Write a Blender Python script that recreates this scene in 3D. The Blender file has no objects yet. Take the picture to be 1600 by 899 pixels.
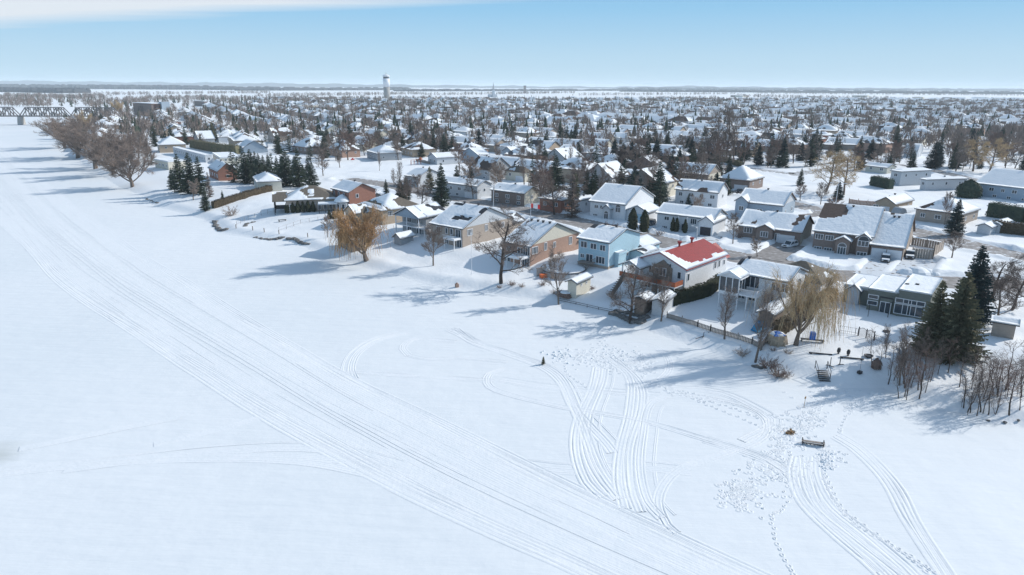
import bpy, math, random
import numpy as np
from mathutils import Vector, Matrix, Euler, noise as mnoise
sc = bpy.context.scene
COL = sc.collection
R = math.radians
# ------------------------------------------------------------------ camera
FPX = 1067.0; CH = 42.0
PITCH = math.atan(316.0 / FPX); ROLL = R(0.29)
cam = bpy.data.objects.new('camera', bpy.data.cameras.new('camera')); COL.objects.link(cam)
cam.data.lens = 36.0 * FPX / 1600.0; cam.data.sensor_width = 36.0
cam.data.clip_start = 0.5; cam.data.clip_end = 90000
cam.matrix_world = Matrix.Translation((0, 0, CH)) @ Matrix.Rotation(math.pi / 2 - PITCH, 4, 'X') @ Matrix.Rotation(ROLL, 4, 'Z')
sc.camera = cam
# ------------------------------------------------------------------ light
SUN_AZ = R(20); SUN_EL = R(31)
sd = Vector((math.cos(SUN_AZ) * math.cos(SUN_EL), math.sin(SUN_AZ) * math.cos(SUN_EL), math.sin(SUN_EL)))
sun = bpy.data.objects.new('sun', bpy.data.lights.new('sun', 'SUN')); COL.objects.link(sun)
sun.data.energy = 2.8; sun.data.angle = R(0.53); sun.data.color = (1.0, 0.955, 0.89)
sun.rotation_euler = sd.to_track_quat('Z', 'Y').to_euler(); sun.location = (200, 80, 300)
w = bpy.data.worlds.new('World'); sc.world = w; w.use_nodes = True
nt = w.node_tree; bgn = nt.nodes['Background']
sky = nt.nodes.new('ShaderNodeTexSky'); sky.sky_type = 'NISHITA'; sky.sun_disc = False
sky.sun_elevation = SUN_EL; sky.sun_rotation = math.pi / 2 - SUN_AZ
sky.altitude = 0; sky.air_density = 1.0; sky.dust_density = 0.3; sky.ozone_density = 2.2
# thin high cloud sheet in the sky directions towards the upper left
geo = nt.nodes.new('ShaderNodeTexCoord')
sep = nt.nodes.new('ShaderNodeSeparateXYZ'); nt.links.new(geo.outputs['Generated'], sep.inputs[0])
def wm(op, a, b=None, c=None):
    n = nt.nodes.new('ShaderNodeMath'); n.operation = op
    for i, v in enumerate((a, b, c)):
        if v is None: continue
        if isinstance(v, (int, float)): n.inputs[i].default_value = v
        else: nt.links.new(v, n.inputs[i])
    return n.outputs[0]
zc = wm('MAXIMUM', sep.outputs[2], 0.02)
cx_ = wm('DIVIDE', sep.outputs[0], zc); cy_ = wm('DIVIDE', sep.outputs[1], zc)
cmb = nt.nodes.new('ShaderNodeCombineXYZ'); nt.links.new(cx_, cmb.inputs[0]); nt.links.new(cy_, cmb.inputs[1])
mp = nt.nodes.new('ShaderNodeMapping'); mp.inputs['Scale'].default_value = (0.16, 0.75, 1); mp.inputs['Rotation'].default_value = (0, 0, R(-14))
nt.links.new(cmb.outputs[0], mp.inputs[0])
nz = nt.nodes.new('ShaderNodeTexNoise'); nz.inputs['Scale'].default_value = 0.8; nz.inputs['Detail'].default_value = 7; nz.inputs['Roughness'].default_value = 0.55
nt.links.new(mp.outputs[0], nz.inputs['Vector'])
# a cloud sheet (plane height 1 over the viewer): its edge runs from the left horizon up to the right
edge = wm('SUBTRACT', wm('MULTIPLY', cx_, -0.48), wm('ADD', cy_, -9.4))
edge = wm('ADD', edge, wm('MULTIPLY', wm('SUBTRACT', nz.outputs[0], 0.5), 3.0))
edge = wm('MINIMUM', edge, wm('SUBTRACT', 6.0, edge))
msk = nt.nodes.new('ShaderNodeMapRange'); msk.inputs[1].default_value = 0.0; msk.inputs[2].default_value = 1.9; msk.inputs[3].default_value = 0; msk.inputs[4].default_value = 0.85
nt.links.new(edge, msk.inputs[0])
tint = nt.nodes.new('ShaderNodeMix'); tint.data_type = 'RGBA'; tint.blend_type = 'MULTIPLY'; tint.inputs[0].default_value = 1.0
ramp = nt.nodes.new('ShaderNodeValToRGB'); nt.links.new(sep.outputs[2], ramp.inputs[0])
e = ramp.color_ramp.elements; e[0].position = 0.0; e[0].color = (.62, .835, .985, 1); e[1].position = .5; e[1].color = (.20, .42, .85, 1)
e2 = e.new(.04); e2.color = (.54, .785, .975, 1); e2 = e.new(.10); e2.color = (.345, .66, .95, 1); e2 = e.new(.2); e2.color = (.22, .50, .88, 1)
low = nt.nodes.new('ShaderNodeMix'); low.data_type = 'RGBA'; lf = nt.nodes.new('ShaderNodeMapRange'); lf.inputs[1].default_value = .12; lf.inputs[2].default_value = .5; lf.inputs[3].default_value = 1; lf.inputs[4].default_value = 0
nt.links.new(sep.outputs[2], lf.inputs[0]); nt.links.new(lf.outputs[0], low.inputs[0]); skt = nt.nodes.new('ShaderNodeVectorMath'); skt.operation = 'MULTIPLY'; skt.inputs[1].default_value = (1.15, 1.03, .84); nt.links.new(sky.outputs[0], skt.inputs[0]); nt.links.new(skt.outputs[0], low.inputs[6])
sc10 = nt.nodes.new('ShaderNodeVectorMath'); sc10.operation = 'SCALE'; sc10.inputs[3].default_value = 4.15; nt.links.new(ramp.outputs[0], sc10.inputs[0]); nt.links.new(sc10.outputs[0], low.inputs[7])
nt.links.new(low.outputs[2], tint.inputs[6]); tint.inputs[7].default_value = (1.0, 1.0, 1.0, 1)
mx = nt.nodes.new('ShaderNodeMix'); mx.data_type = 'RGBA'
nt.links.new(msk.outputs[0], mx.inputs[0]); nt.links.new(tint.outputs[2], mx.inputs[6]); mx.inputs[7].default_value = (3.85, 4.0, 4.2, 1)
nt.links.new(mx.outputs[2], bgn.inputs[0]); bgn.inputs[1].default_value = 0.15
sc.view_settings.view_transform = 'Standard'; sc.view_settings.look = 'None'
sc.view_settings.exposure = 0.52; sc.view_settings.gamma = 1.0
sc.cycles.max_bounces = 6; sc.cycles.diffuse_bounces = 2; sc.cycles.glossy_bounces = 2; sc.cycles.volume_bounces = 2

# ------------------------------------------------------------------ geometry of the place
def G(px, py, z=0.0):
    a = px - 800; b = -(py - 449.5); c, s = math.cos(ROLL), math.sin(ROLL)
    a2 = a * c - b * s; b2 = a * s + b * c
    dx = a2 / FPX; dy = math.cos(PITCH) + b2 / FPX * math.sin(PITCH); dz = -math.sin(PITCH) + b2 / FPX * math.cos(PITCH)
    t = (z - CH) / min(dz, -1e-4)
    return (dx * t, dy * t)
def proj(x, y, z):
    z = z - CH
    f = y * math.cos(PITCH) - z * math.sin(PITCH); u = y * math.sin(PITCH) + z * math.cos(PITCH)
    a2 = x / f * FPX; b2 = u / f * FPX; c, s = math.cos(ROLL), math.sin(ROLL)
    return (800 + a2 * c + b2 * s, 449.5 - (-a2 * s + b2 * c))
shore_px = [(2600, 1100), (1750, 745), (1600, 670), (1510, 648), (1440, 634), (1380, 606), (1290, 604), (1230, 588), (1180, 574), (1100, 548), (1000, 515), (930, 492),
  (860, 474), (800, 466), (740, 455), (690, 449), (640, 437), (560, 417), (500, 396), (450, 379), (400, 374), (345, 364), (328, 348), (290, 334),
  (240, 322), (226, 306), (190, 294), (150, 269), (122, 248), (97, 225), (82, 203), (74, 192), (55, 186), (0, 184.5), (-500, 184)]
SH = np.array([G(*p) for p in shore_px])
SH = np.vstack([[(60, -400)], SH, [(-6000, SH[-1][1] + 200)], [(-6000, -400)]])
def poly_inside(x, y, P):
    ins = np.zeros(x.shape, bool); n = len(P)
    for i in range(n):
        x0, y0 = P[i]; x1, y1 = P[(i + 1) % n]
        if y0 == y1: continue
        c = ((y0 > y) != (y1 > y)) & (x < (x1 - x0) * (y - y0) / (y1 - y0) + x0)
        ins ^= c
    return ins
def pl_dist(x, y, P, closed=False):
    d = np.full(x.shape, 1e9)
    for i in range(len(P) - (0 if closed else 1)):
        ax, ay = P[i]; bx, by = P[(i + 1) % len(P)]
        vx, vy = bx - ax, by - ay; L = vx * vx + vy * vy + 1e-9
        t = np.clip(((x - ax) * vx + (y - ay) * vy) / L, 0, 1)
        d = np.minimum(d, np.hypot(x - ax - t * vx, y - ay - t * vy))
    return d
def shore_d(x, y):
    d = pl_dist(x, y, SH, True); return np.where(poly_inside(x, y, SH), -d, d)
def _h(i, j, s):
    n = (i * 374761393 + j * 668265263 + s * 1442695041).astype(np.int64) & 0x7fffffff
    n = ((n ^ (n >> 13)) * 1274126177) & 0x7fffffff
    return ((n ^ (n >> 16)) & 0xffff) / 65535.0
def vnoise(x, y, s=0):
    i = np.floor(x).astype(np.int64); j = np.floor(y).astype(np.int64); fx = x - i; fy = y - j
    fx = fx * fx * (3 - 2 * fx); fy = fy * fy * (3 - 2 * fy)
    return (_h(i, j, s) * (1 - fx) + _h(i + 1, j, s) * fx) * (1 - fy) + (_h(i, j + 1, s) * (1 - fx) + _h(i + 1, j + 1, s) * fx) * fy - 0.5
def fbm(x, y, s=0, o=4):
    r = 0; a = 1.0
    for k in range(o): r = r + a * vnoise(x, y, s + k * 7); x = x * 2.03 + 13.1; y = y * 2.03 + 7.7; a *= 0.5
    return r
ZL = 3.2
def sstep(a, b, x):
    t = np.clip((x - a) / (b - a), 0, 1); return t * t * (3 - 2 * t)
def pxl(L, z=ZL): return [G(*p, z) for p in L]
ROADS = [  # pixel line on the ground, half width, snow cover
  (pxl([(1900, 462), (1700, 452), (1600, 446), (1450, 439), (1300, 429), (1226, 413), (1137, 398), (1040, 378), (950, 356), (900, 345), (850, 334), (790, 322), (720, 311), (660, 300), (600, 287), (540, 279)]), 5.2, .15),
  (pxl([(1900, 470), (1700, 426), (1600, 402), (1500, 378), (1430, 361), (1350, 343), (1248, 321), (1190, 306), (1120, 298), (1040, 284)]), 4.8, .3),
  (pxl([(1358, 254), (1400, 257), (1450, 264), (1540, 285), (1640, 310)]), 4.0, .35),
  (pxl([(1120, 256), (1240, 272), (1330, 258), (1358, 254)]), 3.6, .5),
]
DRIVES = [(pxl([(1196, 404), (1236, 381)]), 3.6, .12), (pxl([(1236, 340), (1292, 334)]), 3.0, .2), (pxl([(1345, 340), (1382, 334)]), 3.2, .2),
  (pxl([(1150, 303), (1163, 297)]), 3.0, .2), (pxl([(990, 362), (1020, 351)]), 2.6, .75), (pxl([(1372, 432), (1395, 409)]), 4.2, .9), (pxl([(1420, 430), (1440, 405)]), 3.0, .95), (pxl([(1085, 386), (1112, 367)]), 3.0, .8), (pxl([(842, 331), (862, 325)]), 3.0, .5)]
def T(x, y):
    x = np.asarray(x, float); y = np.asarray(y, float)
    d = shore_d(x, y)
    z = 1.3 * sstep(0, 5, d) + 1.9 * sstep(4, 26, d) - 1.2 * sstep(0, 6, -d)
    am = sstep(0, 8, d)
    z = z + am * (0.55 * fbm(x / 17., y / 17., 3) + 0.14 * fbm(x / 3.1, y / 3.1, 9, 3)) + 0.13 * sstep(-2, 2, d) * fbm(x / 2.2, y / 2.2, 21, 3)
    for L, hw, _ in ROADS:
        rd = pl_dist(x, y, L)
        bank = np.exp(-((rd - hw - 1.9) / 1.3) ** 2) * (0.75 + 0.9 * fbm(x / 4., y / 4., 31, 3))
        bank = bank * .55; k = 1 - sstep(hw, hw + 1.4, rd)
        z = np.where(rd < hw + 8, (z + np.clip(bank, 0, 2)) * (1 - k) + k * (ZL - 0.35), z)
    for L, hw, _ in DRIVES:
        rd = pl_dist(x, y, L); k = 1 - sstep(hw, hw + .9, rd)
        bank = np.exp(-((rd - hw - 1.3) / .9) ** 2) * 0.45
        z = np.where(rd < hw + 5, (z + bank * (pl_dist(x, y, ROADS[0][0]) > 6) * (pl_dist(x, y, ROADS[1][0]) > 6)) * (1 - k) + k * (ZL - 0.30), z)
    for px_, py_, rr in POOLPITS: pass
    return z
POOLPITS = []
def Tz(x, y): return float(T(np.array([x]), np.array([y]))[0])
def P(px, py):
    z = ZL
    for _ in range(7):
        x, y = G(px, py, z); z = 0.5 * z + 0.5 * max(0, Tz(x, y))
    x, y = G(px, py, z)
    return x, y, z

# ------------------------------------------------------------------ mesh helpers
class MB:
    def __init__(s): s.v = []; s.f = []
    def add(s, vs, fs):
        o = len(s.v); s.v += [tuple(p) for p in vs]; s.f += [tuple(i + o for i in f) for f in fs]; return s
    def box(s, x0, x1, y0, y1, z0, z1):
        return s.add([(x0, y0, z0), (x1, y0, z0), (x1, y1, z0), (x0, y1, z0), (x0, y0, z1), (x1, y0, z1), (x1, y1, z1), (x0, y1, z1)],
          [(0, 3, 2, 1), (4, 5, 6, 7), (0, 1, 5, 4), (1, 2, 6, 5), (2, 3, 7, 6), (3, 0, 4, 7)])
    def bar(s, p, q, r, r2=None, n=4, cap=True):
        p = Vector(p); q = Vector(q); r2 = r if r2 is None else r2
        d = (q - p)
        if d.length < 1e-6: return s
        d.normalize(); a = d.orthogonal().normalized() if abs(d.z) > .9 else d.cross(Vector((0, 0, 1))).normalized(); b = d.cross(a)
        vs = []
        for c, rr in ((p, r), (q, r2)):
            for k in range(n):
                t = 2 * math.pi * (k + .5) / n; vs.append(c + a * (rr * math.cos(t)) + b * (rr * math.sin(t)))
        fs = [(k, (k + 1) % n, n + (k + 1) % n, n + k) for k in range(n)]
        if cap: fs += [tuple(range(n - 1, -1, -1)), tuple(range(n, 2 * n))]
        return s.add(vs, fs)
    def lathe(s, prof, n=14, c=(0, 0), sx=1, sy=1):
        vs = []; fs = []
        for r, z in prof:
            for k in range(n):
                t = 2 * math.pi * k / n; vs.append((c[0] + sx * r * math.cos(t), c[1] + sy * r * math.sin(t), z))
        for i in range(len(prof) - 1):
            for k in range(n): fs.append((i * n + k, i * n + (k + 1) % n, (i + 1) * n + (k + 1) % n, (i + 1) * n + k))
        fs += [tuple(range(n - 1, -1, -1)), tuple(range((len(prof) - 1) * n, len(prof) * n))]
        return s.add(vs, fs)
    def prism(s, pts, y0, y1):   # polygon in (x,z), extruded along y
        n = len(pts); vs = [(x, y0, z) for x, z in pts] + [(x, y1, z) for x, z in pts]
        return s.add(vs, [tuple(range(n)), tuple(range(2 * n - 1, n - 1, -1))] + [(i, n + i, n + (i + 1) % n, (i + 1) % n) for i in range(n)])
    def mesh(s, name, m, smooth=False):
        me = bpy.data.meshes.new(name); me.from_pydata(s.v, [], s.f); me.materials.append(m)
        if smooth: me.polygons.foreach_set('use_smooth', [True] * len(me.polygons))
        me.update(); return me
def link(name, me, parent=None, loc=(0, 0, 0), rz=0.0, scale=None):
    o = bpy.data.objects.new(name, me); COL.objects.link(o); o.location = loc; o.rotation_euler = (0, 0, rz)
    if scale: o.scale = scale if isinstance(scale, tuple) else (scale,) * 3
    if parent: o.parent = parent
    return o
def part(root, name, mb, m, smooth=False, label=None, kind=None):
    o = link(name, mb.mesh(name, m, smooth), root)
    if label: o['label'] = label
    if kind: o['kind'] = kind
    return o
def tag(o, label=None, cat=None, group=None, kind=None):
    if label: o['label'] = label
    if cat: o['category'] = cat
    if group: o['group'] = group
    if kind: o['kind'] = kind
    return o
def thing(name, label, cat, loc=(0, 0, 0), rz=0.0, group=None, scale=None):
    return tag(link(name, None, None, loc, rz, scale), label, cat, group)
def copy_tree(o, parent=None):
    c = o.copy(); COL.objects.link(c); c.parent = parent
    for ch in KIDS(o): copy_tree(ch, c)
    return c
def KIDS(o):
    k = _kids.get(o.name)
    if k is None: k = _kids[o.name] = list(o.children)
    return k
_kids = {}

# ------------------------------------------------------------------ materials
def mat(name, c1, c2=None, rough=0.85, scale=0.6, bump=0.0, bscale=4.0, spec=0.3, metal=0.0, stretch=None, detail=4, c3=None, bdist=0.3):
    m = bpy.data.materials.new(name); m.use_nodes = True; t = m.node_tree; b = t.nodes['Principled BSDF']
    b.inputs['Roughness'].default_value = rough; b.inputs['Metallic'].default_value = metal
    b.inputs['Specular IOR Level'].default_value = spec
    c2 = c2 or tuple(v * 0.82 for v in c1)
    tc = t.nodes.new('ShaderNodeTexCoord'); mpn = t.nodes.new('ShaderNodeMapping')
    t.links.new(tc.outputs['Object'], mpn.inputs[0])
    if stretch: mpn.inputs['Scale'].default_value = stretch
    n = t.nodes.new('ShaderNodeTexNoise'); n.inputs['Scale'].default_value = scale; n.inputs['Detail'].default_value = detail
    t.links.new(mpn.outputs[0], n.inputs['Vector'])
    r = t.nodes.new('ShaderNodeValToRGB'); r.color_ramp.elements[0].position = .35; r.color_ramp.elements[1].position = .65
    r.color_ramp.elements[0].color = (*c1, 1); r.color_ramp.elements[1].color = (*c2, 1)
    if c3: e = r.color_ramp.elements.new(.8); e.color = (*c3, 1)
    t.links.new(n.outputs[0], r.inputs[0]); t.links.new(r.outputs[0], b.inputs['Base Color'])
    if bump:
        n2 = t.nodes.new('ShaderNodeTexNoise'); n2.inputs['Scale'].default_value = bscale; n2.inputs['Detail'].default_value = 5
        t.links.new(tc.outputs['Object'], n2.inputs['Vector'])
        bp = t.nodes.new('ShaderNodeBump'); bp.inputs['Strength'].default_value = bump; bp.inputs['Distance'].default_value = bdist
        t.links.new(n2.outputs[0], bp.inputs['Height']); t.links.new(bp.outputs[0], b.inputs['Normal'])
    return m
M = {}
SNOWC = (0.82, 0.845, 0.865)
M['snow'] = mat('snow', SNOWC, (0.845, 0.865, 0.88), .7, .12, .25, 1.3, .2)
M['ice_snow'] = mat('ice_snow', (0.745, 0.785, 0.81), (0.805, 0.83, 0.85), .65, .014, .3, .3, .3)
# grey slush stain and stretched drift ripples on the ice sheet
t = M['ice_snow'].node_tree; b_ = t.nodes['Principled BSDF']; tc = [n for n in t.nodes if n.type == 'TEX_COORD'][0]; cr_ = [n for n in t.nodes if n.type == 'VALTORGB'][0]
mp1 = t.nodes.new('ShaderNodeMapping'); t.links.new(tc.outputs['Object'], mp1.inputs[0]); mp1.inputs['Rotation'].default_value = (0, 0, R(35)); mp1.inputs['Scale'].default_value = (.12, .7, 1)
n1 = t.nodes.new('ShaderNodeTexNoise'); n1.inputs['Scale'].default_value = 1.0; n1.inputs['Detail'].default_value = 6; t.links.new(mp1.outputs[0], n1.inputs['Vector'])
bp0 = [n for n in t.nodes if n.type == 'BUMP'][0]; bp1 = t.nodes.new('ShaderNodeBump'); bp1.inputs['Strength'].default_value = .5; bp1.inputs['Distance'].default_value = .22
t.links.new(n1.outputs[0], bp1.inputs['Height']); t.links.new(bp0.outputs[0], bp1.inputs['Normal']); t.links.new(bp1.outputs[0], b_.inputs['Normal'])
sx_, sy_ = G(0, 712); vs_ = t.nodes.new('ShaderNodeVectorMath'); vs_.operation = 'DISTANCE'; t.links.new(tc.outputs['Object'], vs_.inputs[0]); vs_.inputs[1].default_value = (sx_ - 1, sy_, 0)
ad_ = t.nodes.new('ShaderNodeMath'); ad_.operation = 'MULTIPLY_ADD'; t.links.new(n1.outputs[0], ad_.inputs[0]); ad_.inputs[1].default_value = 5.0; t.links.new(vs_.outputs['Value'], ad_.inputs[2])
mr_ = t.nodes.new('ShaderNodeMapRange'); mr_.inputs[1].default_value = 3.2; mr_.inputs[2].default_value = 6.5; mr_.inputs[3].default_value = .45; mr_.inputs[4].default_value = 0; t.links.new(ad_.outputs[0], mr_.inputs[0])
mm_ = t.nodes.new('ShaderNodeMix'); mm_.data_type = 'RGBA'; t.links.new(mr_.outputs[0], mm_.inputs[0]); t.links.new(cr_.outputs[0], mm_.inputs[6]); mm_.inputs[7].default_value = (.42, .44, .40, 1); t.links.new(mm_.outputs[2], b_.inputs['Base Color'])
M['packed'] = mat('packed_snow', (0.775, 0.81, 0.835), (0.81, 0.835, 0.86), .7, .5, .12, 2, .12)
M['roofsnow'] = mat('roof_snow', (0.84, 0.87, 0.895), (0.81, 0.845, 0.875), .7, .4, .35, 1.6, .2)
WALLS = {'white': (.74, .76, .78), 'blue': (.41, .59, .68), 'brick': (.34, .17, .125), 'brown_brick': (.26, .205, .18), 'beige': (.40, .34, .29), 'cream': (.68, .64, .54),
  'grey': (.38, .40, .42), 'blue_grey': (.36, .44, .52), 'olive': (.20, .215, .19), 'tan': (.46, .37, .28), 'pale_grey': (.56, .59, .62), 'light_brick': (.41, .27, .21), 'wood': (.25, .19, .15)}
for k, c in WALLS.items():
    M[k] = mat(k + '_wall', c, tuple(v * .86 for v in c), .8, 1.6, .15, 6, .25, stretch=(1, 1, 3) if 'brick' not in k else None)
ROOFS = {'grey_roof': (.12, .12, .125), 'brown_roof': (.12, .085, .07), 'tan_roof': (.175, .15, .12), 'dark_roof': (.05, .055, .065), 'red_metal': (.36, .045, .04), 'orange_roof': (.28, .12, .07)}
for k, c in ROOFS.items(): M[k] = mat(k, c, tuple(v * .75 for v in c), .85 if k != 'red_metal' else .5, 2.2, .2, 8)
M['trim'] = mat('white_trim', (.8, .81, .82), (.76, .77, .79), .5, 3)
M['white_door'] = mat('white_door', (.72, .75, .79), (.68, .71, .75), .5, 3)
M['glass'] = mat('window_glass', (.03, .045, .06), (.05, .07, .09), .08, .9, spec=.6)
M['black'] = mat('black_metal', (.03, .03, .035), (.05, .05, .055), .5, 3)
M['dark'] = mat('dark_vent', (.04, .04, .045), (.06, .06, .07), .7, 3)
M['wood'] = mat('weathered_wood', (.27, .22, .18), (.18, .145, .12), .85, 2, .3, 6)
M['greywood'] = mat('grey_boards', (.33, .29, .26), (.25, .22, .20), .85, 2, .3, 6)
M['redwood'] = mat('orange_stained_boards', (.42, .13, .06), (.33, .10, .05), .7, 2)
M['stone'] = mat('stone', (.22, .21, .2), (.13, .125, .12), .9, 1.3, .6, 3)
M['concrete'] = mat('concrete', (.42, .41, .39), (.34, .33, .31), .9, .5, .2, 3)
M['asphalt'] = mat('salted_asphalt', (.22, .205, .2), (.13, .125, .125), .85, .9, .2, 6, detail=8, c3=(.55, .57, .6))
M['bark'] = mat('grey_brown_bark', (.21, .165, .135), (.14, .11, .09), .9, 2, .4, 8)
M['bark_dark'] = mat('dark_bark', (.085, .065, .055), (.06, .048, .042), .9, 2, .4, 8)
M['twig'] = mat('brown_twigs', (.26, .205, .175), (.18, .145, .125), .9, .4)
M['twig_red'] = mat('reddish_twigs', (.27, .185, .15), (.19, .135, .115), .9, .4)
M['twig_pale'] = mat('pale_twigs', (.38, .30, .25), (.28, .22, .185), .9, .4)
M['twig_warm'] = mat('warm_brown_twigs', (.32, .25, .21), (.24, .19, .16), .9, .4)
M['twig_gold'] = mat('golden_willow_twigs', (.52, .32, .16), (.37, .225, .115), .85, .5)
M['twig_tan'] = mat('tan_willow_twigs', (.60, .44, .26), (.44, .32, .19), .85, .5)
M['needle'] = mat('dark_spruce_needles', (.035, .058, .042), (.065, .085, .055), .85, .8)
M['needle_blue'] = mat('blue_green_spruce_needles', (.030, .055, .055), (.050, .075, .070), .85, .8)
M['needle_brown'] = mat('olive_brown_spruce_needles', (.21, .185, .11), (.12, .125, .075), .85, .6, c3=(.25, .18, .13))
M['cedar'] = mat('cedar_leaves', (.055, .058, .030), (.035, .042, .024), .85, 1.2)
M['hedge_brown'] = mat('winter_hedge', (.11, .085, .055), (.07, .055, .035), .9, 1.5)
M['forest'] = mat('far_forest', (.06, .065, .075), (.04, .045, .055), .95, .01)

def sheet(name, xs, ys, zf, m, keep=None, smooth=True):
    X, Y = np.meshgrid(xs, ys); Z = zf(X, Y); n, k = X.shape
    idx = np.arange(n * k).reshape(n, k)
    q = np.stack([idx[:-1, :-1], idx[:-1, 1:], idx[1:, 1:], idx[1:, :-1]], -1).reshape(-1, 4)
    if keep is not None:
        kk = keep(X, Y).ravel(); q = q[kk[q].any(1)]
    V = np.stack([X, Y, Z], -1).reshape(-1, 3)
    used = np.zeros(len(V), bool); used[q.ravel()] = True; rem = np.cumsum(used) - 1
    V = V[used]; q = rem[q]
    me = bpy.data.meshes.new(name); me.vertices.add(len(V)); me.vertices.foreach_set('co', V.ravel())
    me.loops.add(q.size); me.loops.foreach_set('vertex_index', q.ravel().astype(np.int32))
    me.polygons.add(len(q)); me.polygons.foreach_set('loop_start', np.arange(0, q.size, 4, dtype=np.int32))
    me.polygons.foreach_set('use_smooth', [smooth] * len(q)); me.update(calc_edges=True); me.materials.append(m)
    return tag(link(name, me), kind='structure')
def axis(lo, hi, step, grow, end_lo, end_hi):
    a = list(np.arange(lo, hi + .01, step)); s = step
    while a[-1] < end_hi: s *= grow; a.append(a[-1] + s)
    s = step
    while a[0] > end_lo: s *= grow; a.insert(0, a[0] - s)
    return np.array(a)
# ------------------------------------------------------------------ ground
def riverz(X, Y):
    return 0.10 * fbm(X / 14., Y / 14., 51, 3) * (1 - sstep(300, 600, np.hypot(X, Y)))
sheet('frozen_river', axis(-70, 90, 1.6, 1.05, -7000, 900), axis(34, 150, 1.6, 1.045, -400, 1400), riverz, M['ice_snow'], lambda X, Y: shore_d(X, Y) < 12)
def landz(X, Y):
    z = T(X, Y)
    return z
gx = axis(-95, 190, 0.95, 1.045, -45000, 45000); gy = axis(78, 250, 0.95, 1.035, -500, 60000)
sheet('snowy_ground', gx, gy, landz, M['snow'], lambda X, Y: shore_d(X, Y) > -3)
def ribbon(name, L, hw, z, m, step=2.0):
    mb = MB(); pts = []
    for i in range(len(L) - 1):
        a = Vector(L[i]); b = Vector(L[i + 1]); n = max(1, int((b - a).length / step))
        for k in range(n): pts.append(a.lerp(b, k / n))
    pts.append(Vector(L[-1]))
    vs = []; fs = []
    for i, p in enumerate(pts):
        d = (pts[min(i + 1, len(pts) - 1)] - pts[max(i - 1, 0)]).normalized(); nrm = Vector((-d.y, d.x))
        for s in (-1, -.33, .33, 1): q = p + nrm * hw * s; vs.append((q.x, q.y, z))
        if i: fs += [((i - 1) * 4 + j, (i - 1) * 4 + j + 1, i * 4 + j + 1, i * 4 + j) for j in range(3)]
    return tag(link(name, mb.add(vs, fs).mesh(name, m)), kind='structure')
def roadmat(name, cover):
    m = M['asphalt'].copy(); m.name = name
    for n in m.node_tree.nodes:
        if n.type == 'VALTORGB':
            e = n.color_ramp.elements
            e[0].color = (.23, .215, .205, 1); e[1].color = (.33, .31, .30, 1); e[0].position = .35; e[1].position = max(.36, .66 - cover * .35); e[2].position = max(.42, .8 - cover * .5)
            e[2].color = (.62, .66, .7, 1)
    return m
for i, (L, hw, c) in enumerate(ROADS): ribbon('road', L, hw + 1.0, ZL - .24 + i * .012, roadmat('road_surface', c))
for i, (L, hw, c) in enumerate(DRIVES): ribbon('driveway', L, hw + .6, ZL - .16 + i * .006, roadmat('driveway_surface', c))

# ------------------------------------------------------------------ houses
WIN = {}
def win_mesh(w_, h, n, arch=False):
    k = (round(w_, 2), round(h, 2), n, arch)
    if k in WIN: return WIN[k]
    f = MB(); t = .11
    f.box(-w_ / 2, w_ / 2, -.09, 0, 0, t).box(-w_ / 2, w_ / 2, -.09, 0, h - t, h)
    f.box(-w_ / 2, -w_ / 2 + t, -.088, 0, t, h - t).box(w_ / 2 - t, w_ / 2, -.088, 0, t, h - t)
    for i in range(1, n): x = -w_ / 2 + w_ * i / n; f.box(x - .05, x + .05, -.085, 0, t, h - t)
    p = MB().box(-w_ / 2 + .03, w_ / 2 - .03, -.04, -.01, .03, h - .03)
    if arch:
        pts = [(w_ / 2 * math.cos(a), h + w_ / 2 * math.sin(a)) for a in [math.pi * i / 8 for i in range(9)]]
        for i in range(8): f.bar((pts[i][0], -.06, pts[i][1]), (pts[i + 1][0], -.06, pts[i + 1][1]), .08)
        p.prism([(x * .95, z) for x, z in pts], -.04, -.01)
    WIN[k] = (f.mesh('window', M['trim']), p.mesh('pane', M['glass'])); return WIN[k]
GAR = {}
def garage_mesh(w_, h, m):
    k = (w_, h, m.name)
    if k not in GAR:
        g = MB(); n = 4
        for i in range(n): g.box(-w_ / 2, w_ / 2, -.07, 0, h * i / n + .02, h * (i + 1) / n - .02)
        g.box(-w_ / 2, w_ / 2, -.03, .0, 0, h); g.box(-w_ / 2 - .12, -w_ / 2 - .005, -.1, 0, 0, h + .12).box(w_ / 2 + .005, w_ / 2 + .12, -.1, 0, 0, h + .12).box(-w_ / 2, w_ / 2, -.1, 0, h + .003, h + .12)
        GAR[k] = g.mesh('garage_door', m)
    return GAR[k]
def put_on(root, name, meshes, wall, s, z, off=(0, 0)):
    # wall 'R': plane y=off facing -y, s along x ; wall 'L': plane x=off facing -x, s along y
    if wall == 'R': loc = (s, off[1], z); rz = 0
    else: loc = (off[0], s, z); rz = -math.pi / 2
    if isinstance(meshes, tuple):
        o = link(name, meshes[0], root, loc, rz); link('pane', meshes[1], o)
    else: o = link(name, meshes, root, loc, rz)
    return o
def roof_f(b):
    u0, u1, v0, v1, zb, h, kind, ax, pitch = b[:9]; o = .45; ze = zb + h - o * pitch
    um, vm = (u0 + u1) / 2, (v0 + v1) / 2
    if kind == 'flat': return lambda u, v: zb + h
    if kind == 'gable':
        if ax == 'u': return lambda u, v: ze + pitch * ((v1 - v0) / 2 + o - abs(v - vm))
        return lambda u, v: ze + pitch * ((u1 - u0) / 2 + o - abs(u - um))
    return lambda u, v: ze + pitch * max(0, min((v1 - v0) / 2 + o - abs(v - vm), (u1 - u0) / 2 + o - abs(u - um)))
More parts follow.
